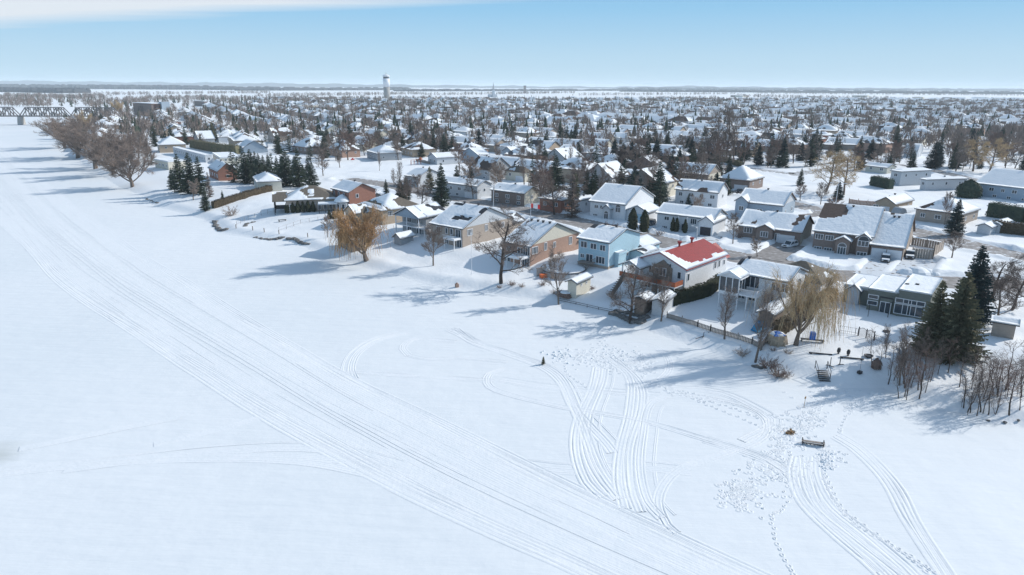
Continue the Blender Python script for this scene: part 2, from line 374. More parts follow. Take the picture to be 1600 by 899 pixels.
def block(root, b, wm_, rm, bare=.2, seed=0, gm=None, cell=.6, mask=None, found=None, thick=.24):
    u0, u1, v0, v1, zb, h, kind, ax, pitch = b; o = .45; base = -1.6
    wl = MB(); zt = zb + h
    wl.box(u0, u1, v0, v1, base, zt - (.02 if kind != 'flat' else 0))
    gb = MB(); um, vm = (u0 + u1) / 2, (v0 + v1) / 2; th = .16
    rf = MB(); ze = zt - o * pitch
    if kind == 'gable':
        half = ((v1 - v0) if ax == 'u' else (u1 - u0)) / 2; zr = zt + half * pitch
        if ax == 'v': gb.prism([(u0, zt - .02), (u1, zt - .02), (um, zr - .02)], v0 + .001, v1 - .001)
        else:
            t = MB().prism([(v0, zt - .02), (v1, zt - .02), (vm, zr - .02)], u0 + .001, u1 - .001); gb.add([(y, x, z) for x, y, z in t.v], [tuple(reversed(f)) for f in t.f])
        if gm is None: wl.add(gb.v, gb.f)
        for s in (-1, 1):
            if ax == 'u': A = (u0 - o, vm); Bq = (u1 + o, vm); Cq = (u1 + o, vm + s * (half + o)); D = (u0 - o, vm + s * (half + o))
            else: A = (um, v0 - o); Bq = (um, v1 + o); Cq = (um + s * (half + o), v1 + o); D = (um + s * (half + o), v0 - o)
            zt4 = [zr, zr, ze, ze]
            vs = [(p[0], p[1], z) for p, z in zip((A, Bq, Cq, D), zt4)] + [(p[0], p[1], z - th) for p, z in zip((A, Bq, Cq, D), zt4)]
            rf.add(vs, [(0, 1, 2, 3), (7, 6, 5, 4), (1, 0, 4, 5), (2, 1, 5, 6), (3, 2, 6, 7), (0, 3, 7, 4)])
    elif kind == 'hip':
        hu, hv = (u1 - u0) / 2 + o, (v1 - v0) / 2 + o; m_ = min(hu, hv); zr = ze + m_ * pitch
        r0, r1 = ((um - (hu - m_), vm), (um + (hu - m_), vm)) if hu >= hv else ((um, vm - (hv - m_)), (um, vm + (hv - m_)))
        c4 = [(um - hu, vm - hv), (um + hu, vm - hv), (um + hu, vm + hv), (um - hu, vm + hv)]
        vs = [(x, y, ze) for x, y in c4] + [(x, y, ze - th) for x, y in c4] + [(r0[0], r0[1], zr), (r1[0] + (1e-3 if hu >= hv else 0), r1[1] + (0 if hu >= hv else 1e-3), zr)]
        fs = [(7, 6, 5, 4), (0, 4, 5, 1), (1, 5, 6, 2), (2, 6, 7, 3), (3, 7, 4, 0)]
        fs += [(0, 1, 9, 8), (1, 2, 9), (2, 3, 8, 9), (3, 0, 8)] if hu >= hv else [(0, 1, 8), (1, 2, 9, 8), (2, 3, 9), (3, 0, 8, 9)]
        rf.add(vs, fs)
    else:
        rf.box(u0 - .12, u1 + .12, v0 - .12, v1 + .12, zt - .2, zt + .22)
    part(root, 'wall', wl, M[wm_])
    if gm: part(root, 'gable', gb, M[gm])
    part(root, 'roof', rf, M[rm])
    if found: part(root, 'foundation', MB().box(u0 - .06, u1 + .06, v0 - .06, v1 + .06, base, .55), M[found])
    # snow lying on the roof
    f = roof_f(b); oo = o - .04 if kind != 'flat' else .06
    nu = max(2, 2 * int(round((u1 - u0 + 2 * oo) / cell / 2))); nv = max(2, 2 * int(round((v1 - v0 + 2 * oo) / cell / 2)))
    vs = []; fs = []; k0 = .22 if kind == 'flat' else 0
    for i in range(nu + 1):
        for j in range(nv + 1):
            u = u0 - oo + (u1 - u0 + 2 * oo) * i / nu; v = v0 - oo + (v1 - v0 + 2 * oo) * j / nv
            n = mnoise.noise(Vector((u * .22 + seed * 7.3, v * .22, seed * 3.1))) * 1.0 + mnoise.noise(Vector((u * .6, v * .6 + seed, 5.))) * .35
            t = thick if bare <= 0 else max(-.05, min(thick, (n + .52 - bare) * .8))
            if mask: 
                mv = mask(u, v, n)
                if mv is not None: t = mv
            if t > 0: t *= .85 + .3 * mnoise.noise(Vector((u * .9, v * .9, seed)))
            vs.append((u, v, f(u, v) + k0 + t))
    top = len(vs); W = nv + 1
    fs = [(i * W + j, (i + 1) * W + j, (i + 1) * W + j + 1, i * W + j + 1) for i in range(nu) for j in range(nv)]
    ring = [i * W for i in range(nu + 1)] + [nu * W + j for j in range(1, nv + 1)] + [i * W + nv for i in range(nu - 1, -1, -1)] + [j for j in range(nv - 1, 0, -1)]
    for r in ring: u, v, z = vs[r]; vs.append((u, v, f(u, v) + k0 - .06))
    nr = len(ring)
    fs += [(ring[k], top + k, top + (k + 1) % nr, ring[(k + 1) % nr]) for k in range(nr)]
    part(root, 'roof_snow', MB().add(vs, [tuple(reversed(q)) if i >= nu * nv else q for i, q in enumerate(fs)]), M['roofsnow'], smooth=True)
def side(r, LR, h, m): part(r, 'side_wall', MB().box(.03, LR - .03, -.016, -.004, -1.6, h - .05), M[m])
def dirlen(C, ang, xt, lo=2, hi=60):
    # length along ground direction until it reaches image column xt
    x0, y0, z0 = C; best = lo; bd = 1e9
    for k in range(240):
        L = lo + (hi - lo) * k / 240; x, y = x0 + L * math.cos(ang), y0 + L * math.sin(ang)
        if y < 5: break
        d = abs(proj(x, y, z0)[0] - xt)
        if d < bd: bd = d; best = L
    return best
HOUSES = []   # footprints (x, y, r)
def place(name, label, C, a, xL, xR, cat='house', group=None):
    C3 = P(*C); a = R(a)
    LR = dirlen(C3, a, xR); LL = dirlen(C3, a + math.pi / 2, xL)
    r = thing(name, label, cat, (C3[0], C3[1], max(C3[2], ZL - 1.2)), a, group)
    cx = C3[0] + LR / 2 * math.cos(a) - LL / 2 * math.sin(a); cy = C3[1] + LR / 2 * math.sin(a) + LL / 2 * math.cos(a)
    HOUSES.append((cx, cy, min(13, max(LR, LL) / 2 + 1)))
    return r, LR, LL
def windows(root, wall, items, off=(0, 0)):
    for it in items:
        s, z, w_, h, n = it[:5]; put_on(root, 'window', win_mesh(w_, h, n, len(it) > 5), wall, s, z, off)
def vents(root, f, pts):
    for u, v in pts:
        z = f(u, v); part(root, 'roof_vent', MB().box(u - .2, u + .2, v - .2, v + .2, z - .3, z + .5).box(u - .3, u + .3, v - .3, v + .3, z + .47, z + .6), M['dark'])

# --- red metal roof house
r, LR, LL = place('house', 'white house with a partly snow-free red metal roof beside the hedge', (1068, 466), 47, 990, 1131, group=None)
b = (0, LR, 0, LL, 0, 6.0, 'gable', 'u', .40)
def redmask(u, v, n):
    vm = LL / 2
    if v > vm: return .24
    k = (vm - v) / (vm)      # 0 ridge .. 1 eave
    lim = LR * (.06 + .16 * k) + n * 1.6
    if u < lim: return .2
    if k > .86 + n * .2 + (.0 if u > LR * .7 else .05): return .16
    return -.05
block(r, b, 'white', 'red_metal', seed=1, mask=redmask, cell=.45)
f = roof_f(b); 
tm = MB().prism([(LL * .1, 4.3), (LL * .75, 4.3), (LL * .42, 6.9)], LR + .2, LR + 4.5); o_ = part(r, 'rear_roof_wing', MB().add([(y, x, z) for x, y, z in tm.v], [tuple(reversed(q)) for q in tm.f]), M['red_metal']); o_['label'] = 'bare red roof of the street side wing'
part(r, 'wing_wall', MB().box(LR + .01, LR + 4.2, LL * .15, LL * .7, -1.6, 4.25), M['white'])
for u in (LR * .42, LR * .72):
    z = f(u, LL / 2); part(r, 'roof_vent', MB().lathe([(.22, z - .2), (.22, z + .5), (.5, z + .9), (.45, z + 1.05)], 8, (u, LL / 2)), M['red_metal'])
windows(r, 'R', [(1.2, 3.2, .9, 1.6, 1), (LR * .72, 3.6, 1.0, 1.6, 1), (LR * .82, 3.6, 1.0, 1.6, 1), (LR * .95, 3.7, .8, 1.2, 1)])
windows(r, 'L', [(1.3, 3.6, .9, 1.5, 1), (LL * .42, 3.7, 1.3, 1.5, 1), (LL * .32, 5.2, 1.2, 1.2, 2), (LL * .66, 3.7, 1.3, 1.6, 2), (LL * .5, .4, 2.0, 1.7, 2), (LL * .72, .5, 1.4, 1.3, 2), (LL * .2, .6, 1.4, 1.2, 2)])
part(r, 'bay_wall', MB().prism([(0, -1), (5.4, -1), (5.4, 4.9), (2.7, 6.4), (0, 4.9)], 0, 1).__class__().add([(-.25 + 0 * x, y0, z) for x, y0, z in [(0, LL * .25, -1), (0, LL * .62, -1), (0, LL * .62, 5.4), (0, LL * .43, 6.9), (0, LL * .25, 5.4)]] + [(.1, y0, z) for y0, z in [(LL * .25, -1), (LL * .62, -1), (LL * .62, 5.4), (LL * .43, 6.9), (LL * .25, 5.4)]],
  [(4, 3, 2, 1, 0), (5, 6, 7, 8, 9), (0, 1, 6, 5), (1, 2, 7, 6), (2, 3, 8, 7), (3, 4, 9, 8), (4, 0, 5, 9)]), M['wood'])
windows(r, 'L', [(LL * .42, 3.6, 1.5, 1.7, 2), (LL * .34, .7, 1.5, 1.3, 2), (LL * .54, 3.9, 1.0, 1.2, 1)], off=(-.25, 0))
dk = MB().box(-3.4, -.3, .2, LL + 1.5, 2.55, 2.75)
part(r, 'balcony_floor', dk, M['trim'])
for y in (.3, LL * .33, LL * .66, LL + 1.2): part(r, 'balcony_post', MB().box(-3.3, -3.12, y, y + .18, -1.8, 2.55 if y > 1 else 2.55), M['trim'])
bs = MB().box(-3.42, -3.34, .2, LL + 1.5, 2.8, 3.75); part(r, 'balcony_railing', bs, M['redwood'], label='orange boarded balcony railing')
part(r, 'balcony_railing', MB().box(-3.33, -.3, .2, .28, 2.8, 3.75), M['redwood'], label='orange boarded balcony railing')
st = MB()
for i in range(9): st.box(-3.3 - .45 * i - .5, -3.3 - .45 * i, LL + .2, LL + 1.4, 2.5 - .33 * i - .08, 2.5 - .33 * i)
part(r, 'stairs', st, M['greywood'])
sk = MB().add([(-3.4, LL + .1, 2.4), (-7.9, LL + .1, -.9), (-7.9, LL + .1, .5), (-3.4, LL + .1, 4.3), (-3.4, LL + .2, 2.4), (-7.9, LL + .2, -.9), (-7.9, LL + .2, .5), (-3.4, LL + .2, 4.3)], [(0, 1, 2, 3), (7, 6, 5, 4), (0, 4, 5, 1), (1, 5, 6, 2), (2, 6, 7, 3), (3, 7, 4, 0)])
part(r, 'stair_side', sk, M['wood'])
block(r, (-3.4, 1.5, LL * .72, LL + 1.2, 4.9, .4, 'gable', 'u', .45), 'trim', 'dark_roof', bare=0, seed=4)
for q in list(r.children):
    if q.name.startswith('wall') and q.data.vertices[0].co.x < -3: q.data = MB().box(-3.2, -3.0, LL + .9, LL + 1.1, 2.6, 5.2).mesh('porch_post', M['trim']); q.name = 'porch_post'; part(r, 'porch_post', MB().box(-3.2, -3.0, LL * .72, LL * .72 + .2, 2.6, 5.2), M['trim'])
# --- light blue house
r, LR, LL = place('house', 'light blue two storey house with white windows beside the round pool', (950, 421), 50, 903, 998)
b = (0, LR, 0, LL, 0, 6.1, 'gable', 'v', .30)
block(r, b, 'blue', 'dark_roof', bare=0, seed=7, found='beige', mask=lambda u, v, n: -.05 if (v > LL * .86 and abs(u - LR / 2) < 2.6 + n) or (abs(u - LR / 2) < .5 and n > .1) else None)
vents(r, roof_f(b), [(LR * .5, LL * .3), (LR * .5, LL * .66)])
windows(r, 'L', [(LL * .2, 3.9, 1.5, 1.4, 2), (LL * .5, 3.9, 1.7, 1.4, 2), (LL * .82, 3.9, 1.8, 1.5, 2), (LL * .26, .9, 2.4, 1.7, 3), (LL * .86, 1.5, 1.1, 1.0, 2)])
put_on(r, 'patio_door', win_mesh(1.9, 2.2, 2), 'L', LL * .62, .5)
windows(r, 'R', [(LR * .60, 1.6, .7, .9, 1), (LR * .8, 1.7, .8, 1.0, 1)])
block(r, (LR * .18, LR * .42, -1.1, 0, 0, 3.1, 'flat', 'v', .2), 'blue', 'blue', bare=0, seed=3)
block(r, (LR + .02, LR + 8, -1, LL * .75, 0, 2.7, 'gable', 'u', .35), 'blue', 'dark_roof', bare=.05, seed=9)
block(r, (LR * .7, LR + 2, -3.5, -.02, 0, 2.5, 'gable', 'u', .35), 'blue', 'dark_roof', bare=.1, seed=11)
part(r, 'corner_trim', MB().box(-.06, .1, -.06, .1, .6, 5.9), M['trim'])
# --- brick house
r, LR, LL = place('house', 'orange brick house with cream gable and plain snow roof behind the big bare tree', (828, 417), 50, 788, 903)
b = (0, LR, 0, LL, 0, 4.9, 'gable', 'v', .40)
block(r, b, 'light_brick', 'dark_roof', bare=0, seed=12, gm='cream', thick=.2)
vents(r, roof_f(b), [(LR * .46, LL * .15), (LR * .46, LL * .4), (LR * .46, LL * .6), (LR * .46, LL * .85)])
windows(r, 'R', [(LR * .09, 2.7, 2.2, 1.7, 4), (LR * .3, 2.8, 1.0, 1.9, 2), (LR * .48, 2.9, 1.0, 1.4, 2), (LR * .82, 2.5, 1.3, 2.0, 2), (LR * .5, .3, 1.5, .8, 2)])
windows(r, 'L', [(LL * .36, 2.6, 1.7, 1.5, 2), (LL * .8, 2.8, 1.4, 1.3, 2), (LL * .85, .1, 1.6, 1.6, 2)])
put_on(r, 'patio_door', win_mesh(2.1, 2.2, 3), 'L', LL * .13, 2.3); put_on(r, 'patio_door', win_mesh(2.1, 2.2, 3), 'L', LL * .15, -.2)
part(r, 'deck', MB().box(-3.0, -.05, .2, LL * .62, 2.05, 2.25), M['trim']); part(r, 'deck_snow', MB().box(-2.95, -.12, .25, LL * .61, 2.255, 2.6), M['roofsnow'])
for y in (.3, LL * .3, LL * .58): part(r, 'deck_post', MB().box(-2.9, -2.75, y, y + .15, -1.6, 2.05), M['trim'])
block(r, (LR + .02, LR + 6, 0, 6.5, 0, 2.9, 'gable', 'u', .5), 'light_brick', 'grey_roof', bare=.45, seed=13)
# --- beige house
r, LR, LL = place('house', 'beige brick house with pale gable and dark strips showing through roof snow', (723, 387), 50, 675, 800)
b = (0, LR, 0, LL, 0, 4.9, 'gable', 'v', .42)
def bm(u, v, n):
    k = u / (LR / 2)
    if abs(k - .42 + .012 * v) < .09 + .05 * n and LL * .05 < v < LL * .62: return -.05
    if k > .86 and k < 1.3 and v > LL * .72: return -.05
    return None
block(r, b, 'beige', 'dark_roof', bare=.02, seed=15, gm='pale_grey', mask=bm, cell=.45, thick=.2)
vents(r, roof_f(b), [(LR * .2, LL * .35), (LR * .5, LL * .3), (LR * .5, LL * .75)])
windows(r, 'R', [(LR * .14, 2.6, 1.9, 1.7, 4), (LR * .46, 2.8, 1.1, 1.8, 2), (LR * .8, 2.8, 1.1, 1.5, 2)])
windows(r, 'L', [(LL * .34, 2.7, 1.0, 1.6, 1), (LL * .5, 2.7, .9, 1.6, 1), (LL * .76, 2.6, 1.6, 1.7, 2), (LL * .5, .1, 1.2, 1.4, 2)])
put_on(r, 'patio_door', win_mesh(1.8, 2.1, 2), 'L', LL * .13, 2.3); put_on(r, 'patio_door', win_mesh(1.8, 2.1, 2), 'L', LL * .1, -.2)
part(r, 'deck', MB().box(-2.8, -.05, .2, LL * .38, 2.05, 2.25), M['trim']); part(r, 'deck_snow', MB().box(-2.7, -.1, .3, LL * .37, 2.26, 2.5), M['roofsnow'])
for y in (.3, LL * .33): part(r, 'deck_post', MB().box(-2.7, -2.55, y, y + .15, -1.6, 2.05), M['trim'])
rl = MB().box(-2.78, -2.72, .2, LL * .38, 3.1, 3.18)
for k in range(9): rl.box(-2.77, -2.73, .25 + k * LL * .38 / 9, .29 + k * LL * .38 / 9, 2.25, 3.1)
part(r, 'deck_railing', rl, M['trim'])
block(r, (LR + .02, LR + 6.5, 1, 7.5, 0, 3.3, 'gable', 'u', .5), 'beige', 'grey_roof', bare=.75, seed=17)
# --- grey balcony house
r, LR, LL = place('house', 'grey house with white covered balcony on two levels behind the golden willow', (655, 371), 50, 618, 700)
b = (2.6, LR, 0, LL, 0, 5.2, 'gable', 'u', .48)
block(r, b, 'grey', 'dark_roof', bare=.12, seed=19, gm='blue_grey')
block(r, (.1, 2.58, 0, LL, 4.75, .45, 'gable', 'u', .48), 'blue_grey', 'dark_roof', bare=0, seed=20)
for q in list(r.children):
    if q.name.startswith('wall') and q.data.vertices[0].co.x < .5: q.data = MB().box(.1, 2.55, 0, .3, 4.75, 5.1).box(.1, .4, .3, LL, 4.75, 5.1).add(*(lambda t: ([(y, x, z) for x, y, z in t.v], [tuple(reversed(f_)) for f_ in t.f]))(MB().prism([(0, 5.15), (LL, 5.15), (LL / 2, 5.15 + .48 * LL / 2 - .05)], .15, .3))).mesh('porch_gable', M['blue_grey']); q.name = 'porch_gable'
part(r, 'balcony', MB().box(0, 2.55, -2.2, LL, 2.3, 2.55), M['trim'])
rl = MB().box(0, .07, -2.2, LL, 3.4, 3.48).box(0, 2.5, -2.2, -2.13, 3.4, 3.48)
for k in range(24): y = -2.15 + k * (LL + 2.1) / 24; rl.box(.01, .05, y, y + .05, 2.55, 3.4)
part(r, 'balcony_railing', rl, M['trim'])
for y in (-2.1, .05, LL * .5, LL - .25): part(r, 'balcony_post', MB().box(.02, .24, y, y + .22, -1.6, 4.75 if y > -1 else 3.4), M['trim'])
windows(r, 'L', [(LL * .3, 2.9, 1.6, 1.6, 2), (LL * .7, 2.9, 1.8, 1.6, 2), (LL * .3, .1, 1.8, 1.8, 2), (LL * .7, .3, 1.5, 1.4, 2)], off=(2.6, 0))
windows(r, 'R', [(4.6, 2.8, 1.0, 1.7, 2), (LR * .5, 2.8, 1.1, 1.7, 2), (LR * .62, .5, 1.0, 1.6, 1)])
# --- brown roof house
r, LR, LL = place('house', 'tan house with brown hip roof half covered by snow, right of the brick house', (598, 352), 40, 562, 660)
b = (0, LR, 0, LL, 0, 4.4, 'hip', 'u', .5)
block(r, b, 'tan', 'tan_roof', seed=21, cell=.5, mask=lambda u, v, n: .2 if (u < LR * .58 + n * 5) and not (LR * .1 < u < LR * .2 + n * 3) else -.05)
windows(r, 'R', [(LR * .2, 2.4, 1.6, 1.4, 3), (LR * .6, 2.4, 1.2, 1.4, 2)]); windows(r, 'L', [(LL * .3, 2.3, 1.5, 1.5, 2), (LL * .7, 2.3, 1.5, 1.5, 2)])
block(r, (-5, 0, LL * .5, LL * .95, 0, 3.2, 'gable', 'u', .6), 'tan', 'tan_roof', bare=.35, seed=22)
# --- two storey red brick
r, LR, LL = place('house', 'two storey red brick house with white snow roof and round glazed bay', (547, 331), 42, 521, 588)
b = (0, LR, 0, LL, 0, 6.3, 'gable', 'v', .48)
block(r, b, 'brick', 'grey_roof', bare=-1, seed=24, found='stone')
vents(r, roof_f(b), [(LR * .5, LL * .4)])
windows(r, 'L', [(LL * .3, 4.0, .9, 1.6, 1), (LL * .6, 4.0, .9, 1.6, 1), (LL * .88, 4.0, .9, 1.6, 1), (LL * .85, 1, 1.4, 1.6, 2)]); windows(r, 'R', [(LR * .3, 4.1, 1, 1.3, 1)])
tb = MB().lathe([(2.2, -1.5), (2.2, 3.2)], 8, (-1.2, LL * .22)); part(r, 'bay_tower', tb, M['grey'])
part(r, 'bay_roof', MB().lathe([(2.6, 3.2), (2.5, 3.5), (1.6, 4.5), (.3, 5.3)], 12, (-1.2, LL * .22)), M['roofsnow'], True)
for k in range(3, 7): a_ = math.pi * 2 * (k + .5) / 8; o_ = link('window', win_mesh(1.0, 1.9, 1)[0], r, (-1.2 + 2.04 * math.cos(a_), LL * .22 + 2.04 * math.sin(a_), .7), a_ + math.pi / 2); link('pane', win_mesh(1.0, 1.9, 1)[1], o_)
block(r, (LR + .05, LR + 7, 1, 8, 0, 3.4, 'hip', 'u', .5), 'brick', 'dark_roof', bare=.7, seed=26)
# --- big brown-roofed bungalow
r, LR, LL = place('house', 'long bungalow with mostly bare taupe hip roof and dark porches', (448, 334), 16, 434, 527)
LL = 13.5; b = (0, LR, 0, LL, 0, 4.3, 'hip', 'u', .5)
block(r, b, 'beige', 'tan_roof', seed=28, cell=.55, mask=lambda u, v, n: .22 if (u < 6 + 3 * n and v < 9) or ((abs(u - LR * .35) < 3.2 and abs(v - 3.2) < 1.5) and n > -.05) or (v < .6 and n > -.25) else -.05)
windows(r, 'R', [(LR * (.1 + .11 * k), .9, 1.1, 2.0, 1) for k in range(8)])
part(r, 'porch_roof', MB().box(LR * .62, LR * 1.0, -4.2, -.05, 2.9, 3.15), M['grey']); part(r, 'porch_snow', MB().box(LR * .62 + .1, LR * 1.0, -4.1, -.1, 3.155, 3.4), M['roofsnow'])
for k in range(4): part(r, 'porch_post', MB().box(LR * (.63 + .12 * k), LR * (.63 + .12 * k) + .2, -4.1, -3.9, -1.5, 2.9), M['dark'])
block(r, (-3.6, 0, 1, 8, 3.4, .7, 'gable', 'u', .6), 'dark', 'tan_roof', bare=.5, seed=29)
for q in list(r.children):
    if q.name.startswith('wall') and q.data.vertices[0].co.x < -3: q.data = MB().box(-3.6, 0, 1, 8, 1.3, 1.5).box(-3.6, -3.5, 1, 8, 1.5, 2.4).box(-3.6, -3.4, 1, 1.2, -1.6, 4).box(-3.6, -3.4, 4.4, 4.6, -1.6, 4).box(-3.6, -3.4, 7.8, 8, -1.6, 4).mesh('balcony', M['dark']); q.name = 'balcony'
# --- sunroom house
r, LR, LL = place('house', 'white house with glazed sunroom and railed balcony right of the red roof', (1226, 484), 50, 1142, 1290)
LR = 12.0; b = (0, LR * .8, 0, LL, 0, 5.4, 'gable', 'v', .33)
block(r, b, 'white', 'dark_roof', bare=0, seed=31, mask=lambda u, v, n: -.05 if v > LL * .93 and abs(u - LR * .4) < 2.5 else None)
vents(r, roof_f(b), [(LR * .4, LL * .9)])
windows(r, 'L', [(LL * .2, 3.1, 1.7, 1.7, 2), (LL * .04, 3.1, 1.4, 1.7, 2), (LL * .3, .4, 2.0, 2.1, 3), (LL * .1, .6, 1.7, 1.3, 2), (LL * .6, .4, 1.5, 1.8, 2), (LL * .8, .4, 1.5, 1.8, 2)])
windows(r, 'R', [(LR * .2, 3.1, 1.4, 1.5, 2), (LR * .55, 3.1, 1.4, 1.5, 2)])
put_on(r, 'patio_door', win_mesh(2.6, 2.2, 3), 'L', LL * .62, 2.9)
sv0, sv1 = LL * .72, LL * 1.08
part(r, 'sunroom_floor', MB().box(-4, -.05, sv0, sv1, 1.9, 2.5), M['trim'])
fr = MB()
for k in range(4): y = sv0 + (sv1 - sv0) * k / 3; fr.box(-4.0, -3.85, y - .08, y + .08, 2.5, 5.2)
for x in (-2.6, -1.3): fr.box(x - .07, x + .07, sv0 - .07, sv0 + .07, 2.5, 5.2)
fr.box(-4.02, -3.83, sv0 - .1, sv1 + .1, 5.2, 5.4).box(-3.8, -.05, sv0 - .1, sv0 + .1, 5.2, 5.4)
part(r, 'sunroom_frame', fr, M['trim'])
part(r, 'sunroom_glass', MB().box(-3.93, -3.9, sv0 + .1, sv1 - .1, 2.52, 5.18).box(-3.85, -.1, sv0 - .01, sv0 + .02, 2.52, 5.18), M['glass'])
block(r, (-4, 0, sv0, sv1, 5.4, .1, 'gable', 'u', .5), 'trim', 'trim', bare=0, seed=33)
for q in list(r.children):
    if q.name.startswith('wall') and q.data.vertices[0].co.x < -3.5: q.data = MB().add(*(lambda t: ([(y, x, z) for x, y, z in t.v], [tuple(reversed(f_)) for f_ in t.f]))(MB().prism([(sv0, 5.42), (sv1, 5.42), ((sv0 + sv1) / 2, 5.42 + .25 * (sv1 - sv0) - .03)], -3.95, -3.8))).mesh('sunroom_gable', M['trim']); q.name = 'sunroom_gable'
part(r, 'balcony', MB().box(-4, -.05, LL * .38, sv0 - .12, 2.2, 2.45), M['trim'])
rl = MB().box(-4, -3.93, LL * .38, sv0, 3.4, 3.48).box(-3.9, -.1, LL * .38, LL * .38 + .07, 3.4, 3.48)
for k in range(18): y = LL * .38 + k * (sv0 - LL * .38) / 18; rl.box(-3.99, -3.95, y, y + .05, 2.45, 3.4)
for k in range(10): x = -3.9 + k * .38; rl.box(x, x + .05, LL * .38 + .01, LL * .38 + .05, 2.45, 3.4)
part(r, 'balcony_railing', rl, M['trim'])
for y in (LL * .39, LL * .55, sv0, sv1 - .2): part(r, 'balcony_post', MB().box(-3.95, -3.75, y, y + .2, -1.6, 2.2), M['trim'])
block(r, (LR * .82, LR * .82 + 9, -3, 7, 0, 3.6, 'hip', 'u', .55), 'white', 'tan_roof', bare=.62, seed=34)
# --- flat roofed olive house
r, LR, LL = place('house', 'olive grey modern house with flat snow roofs behind the tall spruces', (1448, 502), 52, 1352, 1500)
LR = min(LR, 13)
block(r, (0, LR, 0, LL * .5, 0, 4.5, 'flat', 'v', 0), 'olive', 'olive', bare=0, seed=36, thick=.3)
block(r, (.4, LR - .5, LL * .5 + .01, LL, 0, 3.7, 'flat', 'v', 0), 'olive', 'olive', bare=0, seed=37, thick=.3)
block(r, (2.5, LR - 1, LL + .01, LL + 4.5, 0, 3.2, 'flat', 'v', 0), 'olive', 'grey', bare=0, seed=38, thick=.3)
windows(r, 'L', [(LL * .41, .4, 2.6, 1.9, 2), (LL * .41, 2.4, 2.6, .9, 2), (LL * .2, .4, 2.6, 1.9, 2), (LL * .2, 2.4, 2.6, .9, 2)])
windows(r, 'L', [(LL * .91, 1.0, 1.7, .9, 1), (LL * .91, 2.2, 1.7, .8, 1)], off=(.4, 0))
part(r, 'door_recess', MB().box(.3, .42, LL * .58, LL * .8, -.5, 2.9), M['black']); part(r, 'recess_panel', MB().box(.24, .3, LL * .585, LL * .79, -.5, 2.7), M['olive'])
put_on(r, 'french_door', win_mesh(1.8, 2.2, 2), 'L', LL * .69, -.1, off=(.24, 0))
vents(r, lambda u, v: 4.5, [(5, LL * .3), (4, LL * .45)])
# --- split level brick house with double garage
r, LR, LL = place('house', 'brown brick split level house with arched window and two white garage doors', (1409, 408), 56, 1359, 1424)
ang = R(56); Cw = Vector(r.location)
LT = dirlen((Cw.x, Cw.y, ZL), ang + math.pi / 2, 1268)
GH = 3.3; LR = max(LR, 9)
b = (0, LR, 0, LL, 0, GH, 'gable', 'v', .50); block(r, b, 'brown_brick', 'brown_roof', bare=.0, seed=41, gm='beige', mask=lambda u, v, n: -.05 if abs(u - LR / 2) < .9 + n and LL * .3 < v < LL * .75 else None)
b2 = (.6, LR + 1.5, LL + .01, LT, 0, 4.9, 'gable', 'v', .42); block(r, b2, 'brown_brick', 'brown_roof', bare=0, seed=42, mask=lambda u, v, n: -.05 if v > LT - 5.5 - n * 3 and u < LR * .6 and u > LR * .28 - n * 2 else None, cell=.45)
side(r, LR, GH, 'beige')
for s in (.26, .74): put_on(r, 'garage_door', garage_mesh(LL * .42, 2.3, M['white_door']), 'L', LL * s, -.1)
vents(r, roof_f(b), [(LR * .42, LL * .4), (LR * .42, LL * .55)]); vents(r, roof_f(b2), [(LR * .5, LL + (LT - LL) * .5)])
block(r, (-.5, 4, LL + .4, LL + (LT - LL) * .24, 0, 4.6, 'gable', 'u', .75), 'brown_brick', 'brown_roof', bare=0, seed=43)
windows(r, 'L', [(LL + (LT - LL) * .13, 2.4, 2.4, 1.4, 3, 1), (LL + (LT - LL) * .13, 0.1, 2.2, 1.0, 3)], off=(-.5, 0))
block(r, (-1.6, 3, LL + (LT - LL) * .34, LL + (LT - LL) * .58, 0, 3.6, 'gable', 'u', .55), 'brown_brick', 'brown_roof', bare=0, seed=44)
put_on(r, 'front_door', win_mesh(1.9, 2.2, 3, True), 'L', LL + (LT - LL) * .46, -.2, off=(-1.6, 0))
windows(r, 'L', [(LL + (LT - LL) * .72, 2.7, 1.9, 1.3, 3), (LL + (LT - LL) * .9, 2.7, 1.9, 1.4, 3), (LL + (LT - LL) * .72, .0, 1.9, .9, 3), (LL + (LT - LL) * .9, .0, 1.9, .9, 3)], off=(.6, 0))

